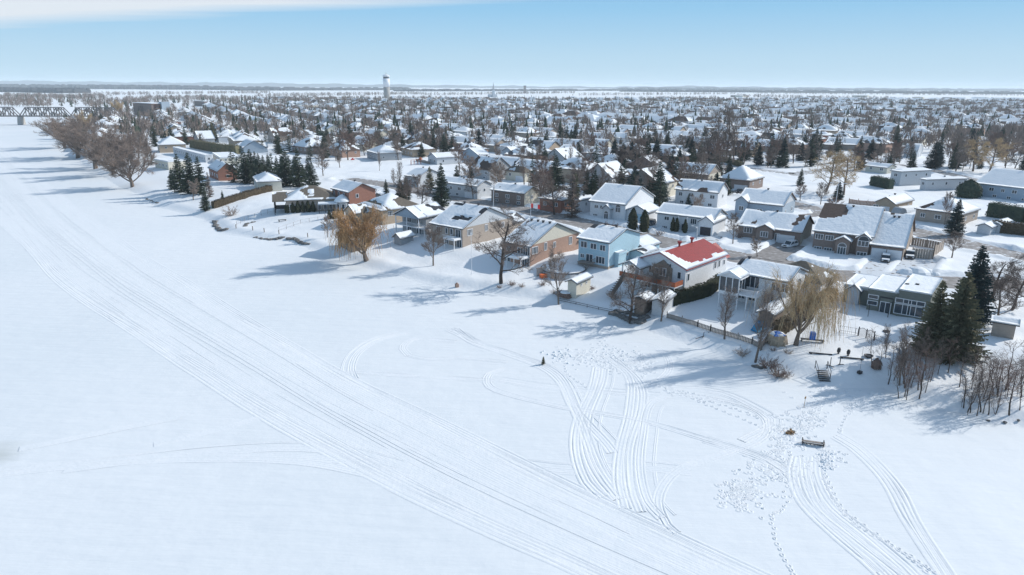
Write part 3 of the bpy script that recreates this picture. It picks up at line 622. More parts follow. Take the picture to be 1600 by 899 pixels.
def generic(name, label, C, a, xL, xR, h, kind, ax, pitch, wall, roof, bare, seed, gar=None, wing=None, gm=None, two=False, cell=.8, win=True, mask=None, group=None, cat='house', doorm='white_door'):
    r, LR, LL = place(name, label, C, a, xL, xR, cat, group)
    if pitch > .43: LR = min(LR, 14.0); LL = min(LL, 17.0); pitch = min(pitch, 4.6 / (min(LR, LL) / 2 if kind == 'hip' else (LR if ax == 'v' else LL) / 2))
    b = (0, LR, 0, LL, 0, h, kind, ax, pitch); block(r, b, wall, roof, bare, seed, gm, cell, mask)
    g0 = 0
    if gar: put_on(r, 'garage_door', garage_mesh(round(min(gar, LL * .45), 1), 2.3, M[doorm]), 'L', gar * .5 + .9, -.1); g0 = gar + 1.6
    if win:
        z = 1.2 if h < 4.4 else h - 2.4
        n = max(1, int((LL - g0) / 3.6))
        windows(r, 'L', [(g0 + (LL - g0) * (k + .5) / n, z, 1.3 if (k + seed) % 2 else 1.7, 1.3, 2) for k in range(n)])
        n = max(1, int(LR / 5)); windows(r, 'R', [(LR * (k + .5) / n, z, 1.1, 1.2, 1 + (k + seed) % 2) for k in range(n)])
        if h > 4.4:
            n = max(1, int((LL - g0) / 4.2)); windows(r, 'L', [(g0 + (LL - g0) * (k + .5) / n, .5, 1.4, 1.0, 2) for k in range(n)])
    if kind != 'flat': vents(r, roof_f(b), [(LR * .5, LL * .5)] if seed % 2 else [(LR * .45, LL * .5), (LR * .45 + .6, LL * .5 + 1.6)])
    if wing:
        for w_ in wing: block(r, (LR * w_[0], LR * w_[1], LL * w_[2] if w_[2] >= -.01 else w_[2] * 10, LL * w_[3], 0, w_[4], w_[5], w_[6], w_[7]), w_[8] if len(w_) > 8 else wall, roof, bare, seed + 3, None, cell)
    return r, LR, LL
# --- second row, across the street
r, LR, LL = generic('house', 'taupe brick bungalow with white garage door behind the white SUV', (1249, 384), 56, 1153, 1269, 3.6, 'gable', 'v', .45, 'brown_brick', 'brown_roof', .02, 51, gm='cream', win=False)
side(r, LR, 3.6, 'cream'); put_on(r, 'garage_door', garage_mesh(4.2, 2.3, M['white_door']), 'L', 3.6, -.1)
block(r, (-1.4, 5, LL * .42, LL * .68, 0, 3.7, 'gable', 'u', .5), 'brown_brick', 'brown_roof', bare=0, seed=52); windows(r, 'L', [(LL * .55, 1.4, 2.0, 1.5, 3)], off=(-1.4, 0))
windows(r, 'L', [(LL * .36, .6, 1.3, 1.9, 2), (LL * .84, 1.7, 2.2, 1.5, 3), (LL * .84, -.2, 2.0, .7, 3)])
r, LR, LL = generic('house', 'long pale grey house with gabled left end above the brick bungalow', (1221, 343), 54, 1151, 1248, 4.3, 'gable', 'v', .45, 'blue_grey', 'brown_roof', 0, 53, gm='pale_grey')
block(r, (-1.6, 6, LL * .76, LL + .3, 0, 4.8, 'gable', 'u', .75), 'blue_grey', 'brown_roof', bare=.2, seed=54); windows(r, 'L', [(LL * .88, 1.6, 1.5, 1.5, 2)], off=(-1.6, 0))
r, LR, LL = generic('house', 'white bungalow with column porch and black garage door behind the twin cedars', (1113, 368), 54, 1026, 1132, 4.6, 'gable', 'v', .42, 'white', 'grey_roof', 0, 55, win=False)
block(r, (-2, 8, -.6, LL * .2, 0, 4.0, 'gable', 'u', .7), 'white', 'grey_roof', bare=0, seed=56); put_on(r, 'garage_door', garage_mesh(2.7, 2.4, M['dark']), 'L', LL * .08, -.1, off=(-2, 0))
windows(r, 'L', [(LL * .34, 2.4, 1.8, 1.6, 3), (LL * .64, 2.6, .9, 1.1, 1), (LL * .82, 2.6, 1.5, 1.1, 2), (LL * .85, .2, 1.6, .8, 3)]); put_on(r, 'front_door', win_mesh(1.6, 2.2, 2), 'L', LL * .5, 0)
for s in (.42, .58): part(r, 'porch_column', MB().bar((-1.3, LL * s, -1), (-1.3, LL * s, 4.4), .14, n=8), M['trim'])
r, LR, LL = generic('house', 'white siding house with arched entry left of the twin cedars', (976, 345), 54, 922, 1020, 4.9, 'gable', 'v', .42, 'white', 'grey_roof', 0, 57, win=False)
windows(r, 'L', [(LL * .82, 2.7, 1.4, 1.1, 2), (LL * .68, 2.7, .8, 1.1, 1), (LL * .84, .3, 1.6, .7, 3), (LL * .2, 2.2, 1.7, 1.6, 2, 1)])
block(r, (-1.5, 2, LL * .36, LL * .56, 0, 3.5, 'gable', 'u', .8), 'pale_grey', 'grey_roof', bare=0, seed=58); put_on(r, 'front_door', win_mesh(1.5, 2.0, 2, True), 'L', LL * .46, -.2, off=(-1.5, 0))
block(r, (1, 9, -7, -.02, 0, 3.2, 'gable', 'u', .45), 'white', 'grey_roof', bare=0, seed=59); put_on(r, 'garage_door', garage_mesh(4.4, 2.3, M['blue']), 'L', -3.5, -.1, off=(1, 0))
GH_ = [
 ('cream sided brick bungalow with small arched porch behind the beige house', (819, 323), 52, 768, 843, 4.5, 'gable', 'v', .4, 'brown_brick', 'dark_roof', .05, 61, None, None, 'cream'),
 ('dark brick house half hidden behind bare trees in the second row', (876, 334), 52, 843, 905, 4.4, 'hip', 'v', .45, 'brick', 'grey_roof', 0, 62),
 ('narrow white house beside the tall brown conifer', (905, 335), 50, 899, 925, 4.6, 'gable', 'u', .5, 'white', 'grey_roof', 0, 63),
 ('pale grey house right of the lone dark spruce', (746, 312), 52, 686, 768, 4.8, 'gable', 'v', .4, 'pale_grey', 'grey_roof', 0, 64, 5),
 ('white bungalow left of the lone dark spruce', (654, 293), 50, 634, 690, 4.2, 'gable', 'v', .4, 'pale_grey', 'grey_roof', .05, 65),
 ('beige gabled house with brown roof wing in the third row', (1030, 312), 52, 972, 1064, 5.6, 'gable', 'u', .75, 'beige', 'brown_roof', .42, 66),
 ('white gabled house with brown rear roof in the third row', (955, 300), 52, 912, 985, 5.6, 'gable', 'u', .8, 'white', 'brown_roof', .2, 67),
 ('white house with twin gables and dark arch above the white bungalow', (1120, 326), 54, 1054, 1135, 5.4, 'gable', 'v', .6, 'white', 'brown_roof', .1, 68),
 ('taupe brick house with tall snow covered hip roof left of the golden bare trees', (1170, 300), 50, 1123, 1200, 4.6, 'hip', 'u', .9, 'brown_brick', 'brown_roof', .02, 69, 5),
 ('beige gabled house with arched window and grey garage', (1105, 290), 50, 1042, 1125, 4.4, 'gable', 'v', .55, 'beige', 'brown_roof', .05, 70, 5),
 ('grey brick house with steep brown gables, left of the arched window house', (1030, 279), 50, 975, 1045, 4.4, 'gable', 'u', .8, 'brown_brick', 'brown_roof', .15, 71),
 ('grey house with snowy roof behind the white gabled house', (968, 271), 50, 925, 990, 4.2, 'hip', 'v', .6, 'brown_brick', 'grey_roof', .1, 72),
 ('large house with bare brown hip roof and cream garage gable', (820, 285), 50, 790, 830, 4.4, 'hip', 'v', .8, 'cream', 'tan_roof', .72, 73, 4),
 ('grey house with brown and white gable joined left of the brown hip roof', (765, 282), 50, 733, 800, 4.6, 'gable', 'v', .7, 'grey', 'brown_roof', .5, 74),
 ('white house with three snow gables above the brown twiggy trees', (885, 265), 48, 850, 912, 4.8, 'gable', 'u', .8, 'pale_grey', 'grey_roof', .05, 75),
 ('grey hip roofed bungalow with screened porch beyond the open yard', (590, 252), 30, 566, 628, 4.2, 'hip', 'u', .5, 'grey', 'grey_roof', .0, 76),
 ('yellow tan bungalow with half bare brown hip roof', (645, 246), 30, 625, 686, 4.2, 'hip', 'u', .5, 'tan', 'brown_roof', .35, 77),
 ('white garage-fronted bungalow with grey end behind the play set', (683, 258), 35, 669, 722, 3.6, 'gable', 'u', .4, 'pale_grey', 'grey_roof', 0, 78),
 ('blue grey bungalow with plain gable between snow roofs', (748, 254), 40, 721, 765, 3.8, 'gable', 'u', .4, 'blue_grey', 'grey_roof', 0, 79),
 ('brown roofed red brick house behind the thin bare tree', (535, 247), 40, 512, 563, 4.4, 'hip', 'u', .8, 'light_brick', 'brown_roof', .5, 80),
 ('brown house with snow patched roof behind the spruce row', (480, 242), 45, 455, 512, 4.4, 'hip', 'v', .7, 'brown_brick', 'brown_roof', .4, 81),
 ('steep beige twin gable house with brown roof left of the spruce row', (430, 225), 35, 405, 462, 5.4, 'gable', 'u', .9, 'beige', 'brown_roof', .45, 82),
 ('blue grey gabled house between the bungalow rows', (800, 250), 48, 785, 812, 4.6, 'gable', 'u', .6, 'blue_grey', 'grey_roof', 0, 83),
 ('cream bungalow with snow roof behind the dark round spruce', (850, 248), 48, 805, 862, 3.8, 'hip', 'v', .5, 'cream', 'grey_roof', 0, 84),
 ('cream hip roofed house right of the dark spruce row', (404, 300), 25, 384, 441, 3.8, 'hip', 'u', .5, 'cream', 'grey_roof', .28, 85),
 ('red brick gabled cottage beside the dark spruce cluster', (342, 283), 35, 318, 372, 4.2, 'gable', 'v', .8, 'brick', 'dark_roof', .15, 86),
 ('long white flat roofed building on the riverbank with cream wall', (264, 266), 48, 243, 291, 3.8, 'flat', 'v', 0, 'cream', 'white', 0, 87),
 ('white flat roofed building with brick end wall', (322, 254), 40, 270, 332, 3.4, 'flat', 'u', 0, 'white', 'white', 0, 88),
 ('low cream flat roofed building behind the brick cottage', (345, 256), 30, 333, 378, 2.8, 'flat', 'u', 0, 'cream', 'white', 0, 89),
 ('large hip roofed house with three snow peaks above the flat roofs', (250, 239), 30, 235, 300, 4.6, 'hip', 'u', .6, 'tan', 'grey_roof', 0, 90),
 ('grey gabled house in front of the dark evergreen hedge', (312, 226), 35, 300, 336, 3.6, 'gable', 'u', .6, 'grey', 'grey_roof', 0, 91),
 ('beige house with garage gable beside the curved street at right', (1396, 336), 40, 1366, 1446, 3.6, 'gable', 'u', .6, 'tan', 'brown_roof', 0, 92, 4),
 ('brown brick house with sweeping snow roof behind the blue spruce', (1500, 354), 40, 1428, 1543, 3.8, 'hip', 'v', .55, 'beige', 'brown_roof', .12, 93),
 ('white two storey apartment block with small windows', (1405, 291), 20, 1389, 1452, 6.0, 'hip', 'u', .3, 'pale_grey', 'grey_roof', 0, 94),
 ('lower white row house beside the two storey block', (1445, 298), 12, 1437, 1508, 4.4, 'hip', 'u', .35, 'pale_grey', 'grey_roof', 0, 95),
 ('low snow roofed wing left of the white apartment block', (1385, 272), 30, 1352, 1398, 3.0, 'gable', 'v', .4, 'cream', 'grey_roof', 0, 96),
 ('long blue grey row house at the right edge', (1610, 318), 30, 1521, 1660, 5.0, 'gable', 'v', .4, 'blue_grey', 'grey_roof', 0, 97),
 ('white shed roofed bungalow by the dark boundary wall', (1045, 226), 30, 978, 1075, 3.4, 'gable', 'v', .35, 'white', 'grey_roof', 0, 98),
 ('long white building in the middle distance', (985, 227), 14, 980, 1028, 4.4, 'gable', 'u', .35, 'white', 'grey_roof', 0, 99),
]
for g in GH_:
    r, LR, LL = generic('house', *g[:13], *(g[13:]))
    if g[12] in (61, 66, 70, 73): side(r, LR, g[5], 'cream')
r, LR, LL = place('barn', 'rounded white arched barn in the park', (1432, 247), 50, 1411, 1453, 'barn')
LR = min(LR, 13); LL = min(LL, 13); hw_ = LR / 2; arc = [(hw_ + hw_ * math.cos(t_), 2.2 + hw_ * .8 * math.sin(t_)) for t_ in [math.pi * k / 12 for k in range(13)]]
part(r, 'wall', MB().prism([(0, -1)] + [(0, 2.2)] + arc[::-1][1:] + [(LR, -1)], 0, LL), M['pale_grey'])
part(r, 'roof_snow', MB().prism([(hw_ + (x_ - hw_) * 1.03, z_ + .25) for x_, z_ in arc] + [(hw_ + (x_ - hw_) * .99, z_ - .05) for x_, z_ in arc[::-1]], -.3, LL + .3), M['roofsnow'])
put_on(r, 'door', garage_mesh(3.0, 2.6, M['white_door']), 'R', hw_, -.1)
# garden sheds
def shed(label, C, a, xL, xR, h, wall, pitch=.45, ax='u', roofm='grey_roof', bare=0, kind='gable', win=True):
    r, LR, LL = place('shed', label, C, a, xL, xR, 'shed')
    block(r, (0, LR, 0, LL, 0, h, kind, ax, pitch), wall, roofm, bare, hash(C) % 97, None, .4, thick=.2)
    if win: windows(r, 'R', [(LR * .35, 1.1, .5, .6, 1), (LR * .7, 1.1, .5, .6, 1)])
    return r
shed('cream garden shed with two small windows', (900, 467), 55, 886, 922, 2.4, 'cream')
shed('brown garden shed behind the stone terraces', (1006, 494), 55, 992, 1018, 2.3, 'wood', win=False)
shed('pale blue garden shed with snow roof by the fence', (1036, 496), 60, 1018, 1051, 2.2, 'pale_grey', win=False)
shed('tan garden shed beneath the tan willow', (1206, 513), 50, 1184, 1238, 2.6, 'wood', win=False)
shed('pale shed with curved white roof beside the olive house', (1340, 477), 50, 1326, 1353, 3.0, 'pale_grey', .8, win=False)
shed('taupe shed with rounded snow roof at the right edge', (1583, 531), 55, 1547, 1598, 2.7, 'beige', .4, 'v', win=False)
shed('grey barn-shaped shed beside the golden willow', (626, 384), 50, 616, 646, 2.2, 'grey', .7, win=False)
shed('small pale shed, left of the pair beyond the blue spruce', (1546, 368), 40, 1525, 1556, 2.4, 'pale_grey')
shed('small pale shed, right of the pair beyond the blue spruce', (1560, 365), 40, 1549, 1577, 2.6, 'pale_grey')
shed('little tan cabin left of the golden willow', (550, 395), 35, 528, 566, 2.4, 'wood', win=True)

# ------------------------------------------------------------------ vegetation
def grow(tr, cr, p, d, L, r, lvl, S, rng):
    nseg = S['seg'][lvl]; up = S['up'][lvl]; q = p.copy(); dd = d.copy(); pts = [(q.copy(), r)]
    mb = tr if lvl < S['tl'] else cr; n = 6 if lvl == 0 else (4 if lvl == 1 else 3)
    for i in range(nseg):
        dd = (dd + Vector((rng.gauss(0, 1), rng.gauss(0, 1), rng.gauss(0, .6))) * S['wig'][lvl] + Vector((0, 0, up))).normalized()
        q2 = q + dd * (L / nseg); r2 = r * (1 - (1 - S['tip']) * (i + 1) / nseg)
        mb.bar(q, q2, pts[-1][1], r2, n, cap=False); q = q2; pts.append((q.copy(), r2, dd.copy()))
    if lvl + 1 >= len(S['n']) + 1: return
    if lvl == len(S['n']): return
    for k in range(S['n'][lvl]):
        t = S['t0'][lvl] + (1 - S['t0'][lvl]) * ((k + rng.random()) / S['n'][lvl]); x = t * nseg; i = min(int(x), nseg - 1); fr = x - i
        c = pts[i][0].lerp(pts[i + 1][0], fr); rr = pts[i][1] + (pts[i + 1][1] - pts[i][1]) * fr; dp = pts[i + 1][2]
        a = rng.uniform(0, 2 * math.pi) if lvl else (k * 2.4 + rng.uniform(-.5, .5)); perp = dp.orthogonal().normalized(); perp.rotate(Matrix.Rotation(a, 3, dp))
        sp = S['ang'][lvl] * rng.uniform(.75, 1.25); nd = (dp * math.cos(sp) + perp * math.sin(sp)).normalized()
        grow(tr, cr, c, nd, L * S['len'][lvl] * (1 - .45 * t * (1 if lvl else S['top'])) * rng.uniform(.75, 1.2), max(rr * S['rr'][lvl], S['rmin']), lvl + 1, S, rng)
ST = {
 'maple': dict(seg=(6, 4, 3, 3, 2), up=(.02, .12, .06, .03, 0), wig=(.05, .10, .13, .15, .15), tip=.25, tl=2, n=(14, 7, 6, 5), t0=(.25, .2, .2, .15), ang=(.85, .65, .65, .6), len=(.52, .5, .5, .55), rr=(.45, .5, .5, .6), rmin=.021, top=1.1),
 'oak': dict(seg=(6, 5, 4, 3, 2), up=(0, .03, .03, .01, 0), wig=(.09, .16, .18, .2, .2), tip=.3, tl=2, n=(15, 8, 6, 5), t0=(.22, .15, .2, .15), ang=(1.1, .8, .75, .7), len=(.55, .5, .5, .5), rr=(.5, .55, .5, .6), rmin=.022, top=1.0),
 'spread': dict(seg=(3, 6, 4, 3, 2), up=(0, .10, .07, .03, 0), wig=(.1, .12, .14, .18, .2), tip=.35, tl=2, n=(12, 10, 7, 6), t0=(.3, .2, .15, .1), ang=(.95, .75, .7, .65), len=(1.35, .42, .5, .5), rr=(.55, .5, .5, .6), rmin=.032, top=.3),
 'tall': dict(seg=(8, 4, 3, 2), up=(.01, .22, .12, .05), wig=(.04, .08, .1, .15), tip=.15, tl=1, n=(26, 9, 6), t0=(.22, .15, .2), ang=(.6, .5, .5), len=(.33, .5, .5), rr=(.4, .5, .6), rmin=.024, top=.8),
 'sapling': dict(seg=(6, 3, 2), up=(.03, .1, .05), wig=(.1, .15, .2), tip=.2, tl=1, n=(9, 4), t0=(.3, .3), ang=(.6, .6), len=(.33, .5), rr=(.4, .5), rmin=.010, top=.6),
 'bush': dict(seg=(1, 4, 3, 2), up=(0, .05, .05, 0), wig=(.1, .15, .2, .2), tip=.4, tl=1, n=(22, 6, 4), t0=(.1, .15, .2), ang=(.8, .6, .6), len=(6, .4, .5), rr=(.5, .6, .6), rmin=.016, top=0),
}
TREES = {}
def fuzz(cr, N, H, rng, ln, wd):   # the finest twigs, thin slivers leaving the branch ends
    nv = len(cr.v)
    for _ in range(N):
        p = Vector(cr.v[rng.randrange(nv)]); d = (Vector((p.x, p.y, 0)).normalized() * .5 + Vector((rng.gauss(0, .6), rng.gauss(0, .6), rng.uniform(.1, 1.1)))).normalized()
        q = p + d * H * ln * rng.uniform(.6, 1.6); w_ = d.cross(Vector((rng.gauss(0, 1), rng.gauss(0, 1), rng.gauss(0, 1)))).normalized() * wd
        for _k in range(2):
            o = len(cr.v); cr.v += [tuple(p - w_), tuple(p + w_), tuple(q)]; cr.f.append((o, o + 1, o + 2)); p = p.lerp(q, .4); q = p + (d + Vector((rng.gauss(0, .5), rng.gauss(0, .5), rng.gauss(0, .4)))).normalized() * H * ln * .8
def bare_proto(key, style, H, r, seed, bm='bark', tm='twig'):
    rng = random.Random(seed); tr = MB(); cr = MB(); S = ST[style]
    L0 = {'spread': .32, 'bush': .1}.get(style, .85) * H
    if style == 'spread':
        S = dict(S); S['len'] = (1.9,) + S['len'][1:]
    grow(tr, cr, Vector((0, 0, -.3)), Vector((rng.uniform(-.05, .05), rng.uniform(-.05, .05), 1)).normalized(), L0, r, 0, S, rng)
    top = max([v[2] for v in cr.v] or [1]); k = H / top
    tr.v = [(x * k, y * k, z * k) for x, y, z in tr.v]; cr.v = [(x * k, y * k, z * k) for x, y, z in cr.v]
    fuzz(cr, {'sapling': 240, 'bush': 500, 'tall': 650, 'spread': 6500}.get(style, 2000), H, rng, .08 if style == 'sapling' else .06, .010 if style in ('sapling', 'bush') else .0175)
    TREES[key] = (tr.mesh('trunk', M[bm]), cr.mesh('crown', M[tm]), H)
bare_proto('maple', 'maple', 10, .22, 1); bare_proto('maple2', 'maple', 10, .22, 2, 'bark', 'twig_red'); bare_proto('maple3', 'maple', 10, .22, 3, 'bark', 'twig_pale')
bare_proto('oak', 'oak', 13, .34, 4, 'bark_dark'); bare_proto('oak2', 'oak', 12, .32, 5, 'bark_dark', 'twig')
bare_proto('spread', 'spread', 14, .5, 6, 'bark', 'twig_warm'); bare_proto('spread2', 'spread', 14, .5, 7, 'bark', 'twig_warm')
bare_proto('tall', 'tall', 16, .25, 8); bare_proto('tall2', 'tall', 16, .25, 9, 'bark', 'twig'); bare_proto('sapling', 'sapling', 6, .07, 10, 'bark_dark', 'twig'); bare_proto('sapling2', 'sapling', 6, .08, 11, 'bark_dark', 'twig_red')
bare_proto('bush', 'bush', 3, .08, 12, 'bark_dark', 'twig_red'); bare_proto('bush2', 'bush', 3, .08, 13, 'bark', 'twig_pale')
bare_proto('goldtree', 'oak', 13, .3, 14, 'bark', 'twig_tan')
def willow_proto(key, H, seed, tm, strand, dens=1.0, droop=1.0, lop=None):
    rng = random.Random(seed); tr = MB(); cr = MB()
    S = dict(seg=(3, 6, 4, 3), up=(0, .17, .08, .02), wig=(.1, .1, .13, .15), tip=.3, tl=2, n=(9, 8, 5), t0=(.45, .2, .1), ang=(.75, .6, .65), len=(1.9, .38, .5), rr=(.6, .45, .5), rmin=.03, top=.1)
    grow(tr, cr, Vector((0, 0, -.3)), Vector((.05, 0, 1)).normalized(), H * .3, .48, 0, S, rng)
    ends = [Vector(v) for v in cr.v[::3]]; top = max(v[2] for v in cr.v); k = H * .97 / top
    for mb in (tr, cr): mb.v = [(x * k, y * k, z * k) for x, y, z in mb.v]
    hang = MB()
    for i in range(int(5200 * dens)):
        e = rng.choice(ends) * k; e = e + Vector((rng.gauss(0, .25), rng.gauss(0, .25), rng.gauss(0, .2)))
        rad = math.hypot(e.x, e.y); long_ = rng.random() < .2 * droop and rad > H * .16
        L = rng.uniform(.5, 1.0) * strand * (1.0 if long_ else 0) + (0 if long_ else H * rng.uniform(.06, .15)); L = min(L, e.z * .93)
        d = Vector((e.x, e.y, 0)).normalized() * .5 + Vector((rng.gauss(0, .3), rng.gauss(0, .3), rng.uniform(.3, 1.4))); q = e; n = 6 if long_ else 3
        if lop and long_ and (e.x * lop[0] + e.y * lop[1]) < 0 and rng.random() < .7: continue
        for s in range(n):
            d = (d + Vector((rng.gauss(0, .08), rng.gauss(0, .08), -.9 if long_ else -.12))).normalized(); q2 = q + d * (L / n)
            wv = Vector((rng.gauss(0, 1), rng.gauss(0, 1), 0)).normalized() * (.028 if s < n - 1 else .02)
            o = len(hang.v); hang.v += [tuple(q - wv), tuple(q + wv), tuple(q2 + wv * .8), tuple(q2 - wv * .8)]; hang.f.append((o, o + 1, o + 2, o + 3)); q = q2
    TREES[key] = (tr.mesh('trunk', M['bark']), cr.mesh('branches', M[tm]), H, hang.mesh('crown', M[tm]))
willow_proto('willow_gold', 11, 21, 'twig_gold', 5.5, .95, .35); willow_proto('willow_tan', 14, 22, 'twig_tan', 9.0, .62, 1.6, lop=(1, -.3)); willow_proto('willow_far', 14, 23, 'twig_tan', 3, 1.2, .3)
def spruce_proto(key, H, Rb, seed, m, dens=1.0, z0=.06, rag=.25, twig=False):
    rng = random.Random(seed); tr = MB().bar((0, 0, -.4), (0, 0, H * .95), .018 * H, .02, 6); cr = MB()
    z = H * z0
    while z < H * .985:
        t = (z / H - z0) / (1 - z0); rad = Rb * (1 - t) ** .85 * (1.0 if t > .08 else .75) + .12
        nb = max(5, int((6 + rad * 3.2) * dens))
        for k in range(nb):
            a = rng.uniform(0, 2 * math.pi); L = rad * rng.uniform(1 - rag, 1 + rag * .6); zz = z + rng.uniform(-.25, .25)
            dr = rng.uniform(.15, .5) * (1 - t * .8); ca, sa = math.cos(a), math.sin(a)
            n = max(2, int(L / .42)); pr = None
            for s in range(n + 1):
                f = s / n; p = Vector((ca * L * f, sa * L * f, zz - dr * L * f + .22 * L * f * f + .25 * (1 - f) * 0)); wd = (.34 + .16 * L) * (1 - f * .85) * (.4 + .6 * min(1, f * 4))
                sd_ = Vector((-sa, ca, 0))
                if s and s >= n * .25:
                    for sg in (-1, 1):
                        tip = p + sd_ * sg * wd * rng.uniform(.7, 1.3) + Vector((ca, sa, 0)) * wd * .4 + Vector((0, 0, -rng.uniform(.05, .38) * (.5 + wd)))
                        o = len(cr.v); cr.v += [tuple(pr), tuple(p + Vector((ca, sa, 0)) * .15), tuple(tip)]; cr.f.append((o, o + 1, o + 2))
                    tip = p + Vector((rng.gauss(0, .1), rng.gauss(0, .1), -rng.uniform(.2, .5) * (.6 + wd)))
                    o = len(cr.v); cr.v += [tuple(pr + sd_ * .08), tuple(p - sd_ * .08), tuple(tip)]; cr.f.append((o, o + 1, o + 2))
                pr = p
        z += (.30 + .022 * H * (1 - t) * .5) / dens ** .5
    TREES[key] = (tr.mesh('trunk', M['bark_dark']), cr.mesh('crown', M[m]), H)
spruce_proto('spruce', 12, 3.0, 31, 'needle'); spruce_proto('spruce2', 12, 2.6, 32, 'needle', rag=.35); spruce_proto('spruce_blue', 12, 3.3, 33, 'needle_blue', 1.2)
spruce_proto('spruce_olive', 13, 4.4, 34, 'needle_brown', 1.3, .03, .3); spruce_proto('spruce_olive2', 13, 4.0, 35, 'needle_brown', 1.3, .03, .35); spruce_proto('spruce_dark', 14, 3.6, 36, 'needle_blue', 1.3, .03, .3)
spruce_proto('spruce_bronze', 12, 2.9, 37, 'needle_brown', 1.0, .2, .3); spruce_proto('spruce_far', 12, 2.9, 38, 'needle', .55, .05, .3)
spruce_proto('larch', 13, 2.6, 39, 'twig', .8, .05, .3)
def leafcloud(mb, n, f, size, rng):
    for _ in range(n):
        p, nrm = f(rng); a = nrm.orthogonal().normalized(); a.rotate(Matrix.Rotation(rng.uniform(0, 6.3), 3, nrm)); b = nrm.cross(a)
        s = size * rng.uniform(.6, 1.4); tl = nrm * s * rng.uniform(-.2, .6)
        o = len(mb.v); mb.v += [tuple(p - a * s * .5), tuple(p + a * s * .5), tuple(p + b * s + tl)]; mb.f.append((o, o + 1, o + 2))
def column_proto(key, H, r, seed, m, size=.35, n=1100, pw=2.2):
    rng = random.Random(seed); mb = MB()
    def f(rg):
        t = rg.random() ** .8; z = H * (.02 + .96 * t); rr = r * (1 - max(0, (t - .45) / .55) ** pw) * (.85 if t < .1 else 1) * rg.uniform(.82, 1.08); a = rg.uniform(0, 6.283)
        return Vector((rr * math.cos(a), rr * math.sin(a), z)), Vector((math.cos(a), math.sin(a), .4)).normalized()
    leafcloud(mb, n, f, size, rng)
    mb.lathe([(r * .5, 0), (r * .82, H * .1), (r * .82, H * .5), (r * .5, H * .85), (.05, H * .95)], 8)
    TREES[key] = (MB().bar((0, 0, -.3), (0, 0, H * .3), .1, .08, 6).mesh('trunk', M['bark']), mb.mesh('crown', M[m]), H)
column_proto('cedar', 5.5, 1.05, 41, 'cedar'); column_proto('cedar_small', 2.6, .55, 42, 'cedar', .25, 500, 1.4); column_proto('round_bush', 1.5, .9, 43, 'twig_red', .25, 600, 2); column_proto('dark_round', 5, 3.0, 44, 'needle', .5, 1600, 2)
TG = {'maple': 'bare round-headed trees', 'maple2': 'bare round-headed trees', 'maple3': 'bare round-headed trees', 'oak': 'big bare spreading trees', 'oak2': 'big bare spreading trees', 'spread': 'wide bare trees on the riverbank', 'spread2': 'wide bare trees on the riverbank'}
TPOS = []
def tree(key, px=None, py=None, top=None, label='', cat='tree', name='tree', group=None, at=None, h=None, wide=1.0, rz=None, rng=random.Random(77)):
    if at is None: x, y, z = P(px, py)
    else: x, y, z = at
    if h is None:
        zt = z + 1
        lo, hi = .5, 60.
        for _ in range(30):
            m_ = (lo + hi) / 2
            if proj(x, y, z + m_)[1] > top: lo = m_
            else: hi = m_
        h = lo
    t = TREES[key]; s = h / t[2]
    o = thing(name, label, cat, (x, y, z - .1), rng.uniform(0, 6.28) if rz is None else rz, group, (s * wide, s * wide, s))
    link('trunk', t[0], o); link('crown' if len(t) == 3 else 'branches', t[1], o)
    if len(t) > 3: link('crown', t[3], o)
    TPOS.append((x, y, 3)); return o
W_ = 'willow_tree'; SP = 'spruce_tree'; BT = 'bare_tree'
tree('willow_far', 190, 184, 156, 'tan willow crown beside the brick apartment block', name=W_)
tree('willow_far', 130, 212, 173, 'tan crowned willow behind the riverbank trees near the bridge', name=W_, wide=.9)
tree('willow_gold', 573, 407, 320, 'golden weeping willow on the bank before the tan house', name=W_, wide=1.25, rz=2.6)
tree('willow_tan', 1243, 539, 412, 'large tan weeping willow trailing long strands beside the play house', name=W_, rz=-.2)
